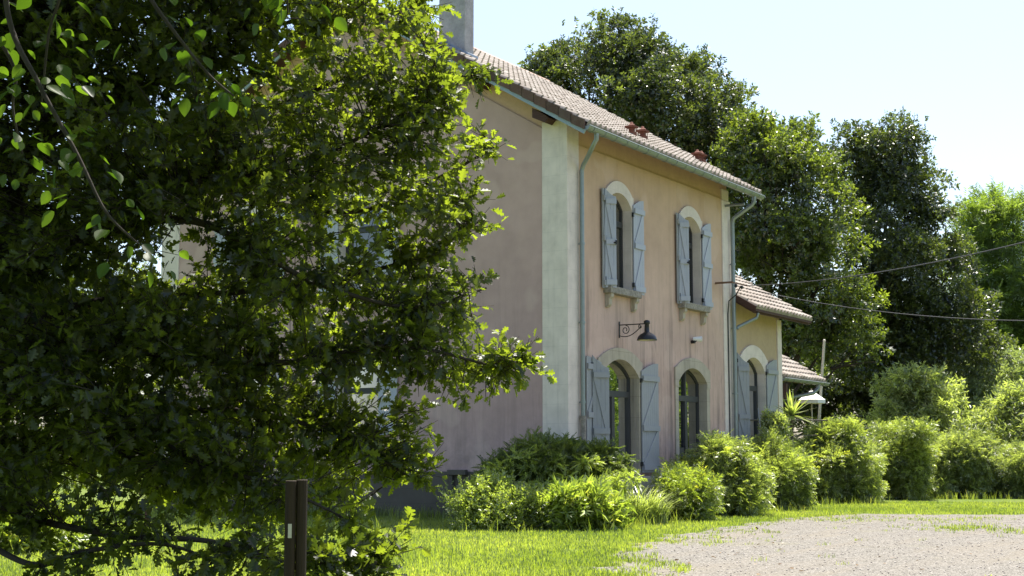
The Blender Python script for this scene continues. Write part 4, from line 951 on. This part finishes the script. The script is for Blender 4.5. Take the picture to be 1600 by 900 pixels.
for j in range(12500):  # unseen canopy of larger leaves added over the camera to block sky light
    p=CAM+Fh*rng.uniform(-5,5.5)+Rt*rng.uniform(-7,2.6)+Zv*rng.uniform(2.7,5.0); q=unit(1)[0]*np.array([1,1,.5]); hA.append(q+np.array([0,0,-.3])); hT.append(p); hN.append(np.array([0,0,1.0])+rng.normal(0,.4,3))
hA=np.array(hA);hT=np.array(hT);hN=np.array(hN); hs=rng.uniform(.035,.07,len(hA)); hs[nh:]*=2.4
link('leaves',scatter_mesh('leaves',[(OVATE[0],OVATE[1],np.zeros(2))],frames(hA,hN,hs),hT,rng.uniform(0,1,len(hA))),HAZL,hz)

# ------------------------------------------------------------------ grass
GRASS = leafmat('grass_blade', (.125,.17,.03), (.265,.305,.075), .5, tcol=(1.9,2.0,.7), gloss=.05, grough=.4, hue=(.36,.34,.12))
def tuft(n,h,wd,spread):
    V=[];F=[]
    for i in range(n):
        a=rng.uniform(0,2*math.pi); b=np.array([rng.normal(0,spread),rng.normal(0,spread),0]); d=np.array([math.cos(a),math.sin(a),0]); s_=np.array([-d[1],d[0],0]); hh=h*rng.uniform(.5,1.2); ww=wd*rng.uniform(.7,1.2); i0=len(V); ln=rng.uniform(.1,.7)*hh
        V+=[b-s_*ww/2,b+s_*ww/2,b+d*ln*.35+s_*ww*.4+[0,0,hh*.6],b+d*ln*.35-s_*ww*.4+[0,0,hh*.6],b+d*ln+[0,0,hh]]; F+=[(i0,i0+1,i0+2,i0+3),(i0+3,i0+2,i0+4)]
    off=np.repeat(rng.uniform(-.3,.3,n),2); return np.array(V),F,off
TUFT=[tuft(10,.056,.010,.05) for _ in range(5)]; TALL=[tuft(6,.34,.010,.06) for _ in range(4)]; PATCH=[tuft(12,.06,.01,.06) for _ in range(3)]
def place(name,P,tm,scale,label_kind='stuff'):
    n=len(P); a=rng.uniform(0,2*math.pi,n); sc=rng.uniform(*scale,n); c,s=np.cos(a)*sc,np.sin(a)*sc; z=np.zeros(n)
    M=np.stack([np.stack([c,-s,z],1),np.stack([s,c,z],1),np.stack([z,z,sc],1)],1); T=np.column_stack([P,np.zeros(n)])
    cl=.42+.30*np.sin(P[:,0]*.9+1.3*np.sin(P[:,1]*.7))*np.cos(P[:,1]*1.1)+rng.normal(0,.14,n)
    return tag(link(name,scatter_mesh(name,tm,M,T,np.clip(cl,0,1)),GRASS),kind=label_kind)
n=62000; rr_=14+ (46-14)*rng.uniform(0,1,n)**1.15; th=rng.uniform(-.46,.46,n)
P=CAM[:2]+np.stack([np.cos(YAW+th)*rr_,np.sin(YAW+th)*rr_],1)
house_in=(P[:,0]>-.02)&(P[:,1]>-1.0)&(P[:,1]<HD)
d_edge=np.min(np.hypot(P[:,None,0]-GP[None,::3,0],P[:,None,1]-GP[None,::3,1]),axis=1); ing=in_poly(P,gravel_poly)
keep=(~house_in)&(~ing|((d_edge<.5)&(rng.uniform(0,1,n)<.25))|(rng.uniform(0,1,n)<.004))
place('lawn_grass',P[keep],TUFT,(.7,1.35))
pp=[]
for x,y,sx,sy,m in ((1505,826,38,3,110),(1300,812,40,3,60),(1170,832,30,3,20),(1120,845,25,5,25),(1010,880,20,8,60),(1060,890,12,5,25),(1470,812,60,2,60),(1580,830,20,3,25)):
    for _ in range(m): pp.append(ground_at(x+rng.normal(0,sx),y+rng.normal(0,sy))[:2])
nd=260; rr4=rng.uniform(15,36,nd); t4=rng.uniform(-.2,.4,nd); PD=CAM[:2]+np.stack([np.cos(YAW-t4)*rr4,np.sin(YAW-t4)*rr4],1); PD=PD[in_poly(PD,gravel_poly)]; nd=len(PD)
MD=frames(np.column_stack([rng.normal(size=(nd,2)),rng.normal(0,.15,nd)]),np.column_stack([rng.normal(0,.3,(nd,2)),np.ones(nd)]),rng.uniform(.04,.085,nd))
tag(link('fallen_leaves',scatter_mesh('fallen_leaves',[(OAK[0],OAK[1],np.zeros(2))],MD,np.column_stack([PD,np.full(nd,.02)]),rng.uniform(0,1,nd)),leafmat('dry_leaf',(.09,.05,.025),(.24,.15,.07),.2,tcol=(1,1,1),gloss=.03)),kind='stuff')
place('gravel_weeds',np.array(pp),PATCH,(.6,1.3))
pp=[(-.1-abs(rng.normal(0,.25)),rng.uniform(.5,9)) for _ in range(420)]
for x,y,sx,sy,m in ((650,812,60,3,60),(1300,790,60,2,60),(1500,779,90,1.5,160),(760,825,40,3,60),(900,826,80,2,120),(1200,800,50,3,80)):
    for _ in range(m): pp.append(ground_at(x+rng.normal(0,sx),y+rng.normal(0,sy))[:2])
for _ in range(260):
    q=rng.uniform(16,30); t_=rng.uniform(-.12,.45); p_=CAM[:2]+q*np.array([math.cos(YAW+t_),math.sin(YAW+t_)])
    if not in_poly(p_[None],gravel_poly)[0] and p_[0]<-.5: pp.append(p_)
place('tall_grass',np.array(pp),TALL,(.5,1.0))
# loose pebbles on the yard
ico=MB(); bm=bmesh.new(); bmesh.ops.create_icosphere(bm,subdivisions=1,radius=1); pv=np.array([v.co[:] for v in bm.verts]); pf=[tuple(v.index for v in f.verts) for f in bm.faces]; bm.free()
pv=pv*np.array([1,.8,.55])+rng.normal(0,.08,pv.shape)
n=5000; r2=15+22*rng.uniform(0,1,n); th=rng.uniform(-.42,.1,n); P=CAM[:2]+np.stack([np.cos(YAW+th)*r2,np.sin(YAW+th)*r2],1); P=P[in_poly(P,gravel_poly)]
n=len(P); M=frames(np.column_stack([rng.normal(size=(n,2)),np.zeros(n)]),np.tile([0,0,1.],(n,1)),rng.uniform(.006,.017,n))
PEB=tilemat('pebbles',(.22,.19,.17),(.42,.37,.33),(.6,.55,.5))
tag(link('pebbles',scatter_mesh('pebbles',[(pv,pf,np.zeros(len(pf)))],M,np.column_stack([P,np.full(n,.008)]),rng.uniform(0,1,n)),PEB),kind='stuff')
# small stake on the lawn
g=ground_at(229,826); mb=MB(); mb.bar(g,g+np.array([0,0,.42]),.06,.06,(1,0,0)); tag(mb.build('stake',REDWOOD),'short reddish wooden stake in the lawn behind the oak','stake')
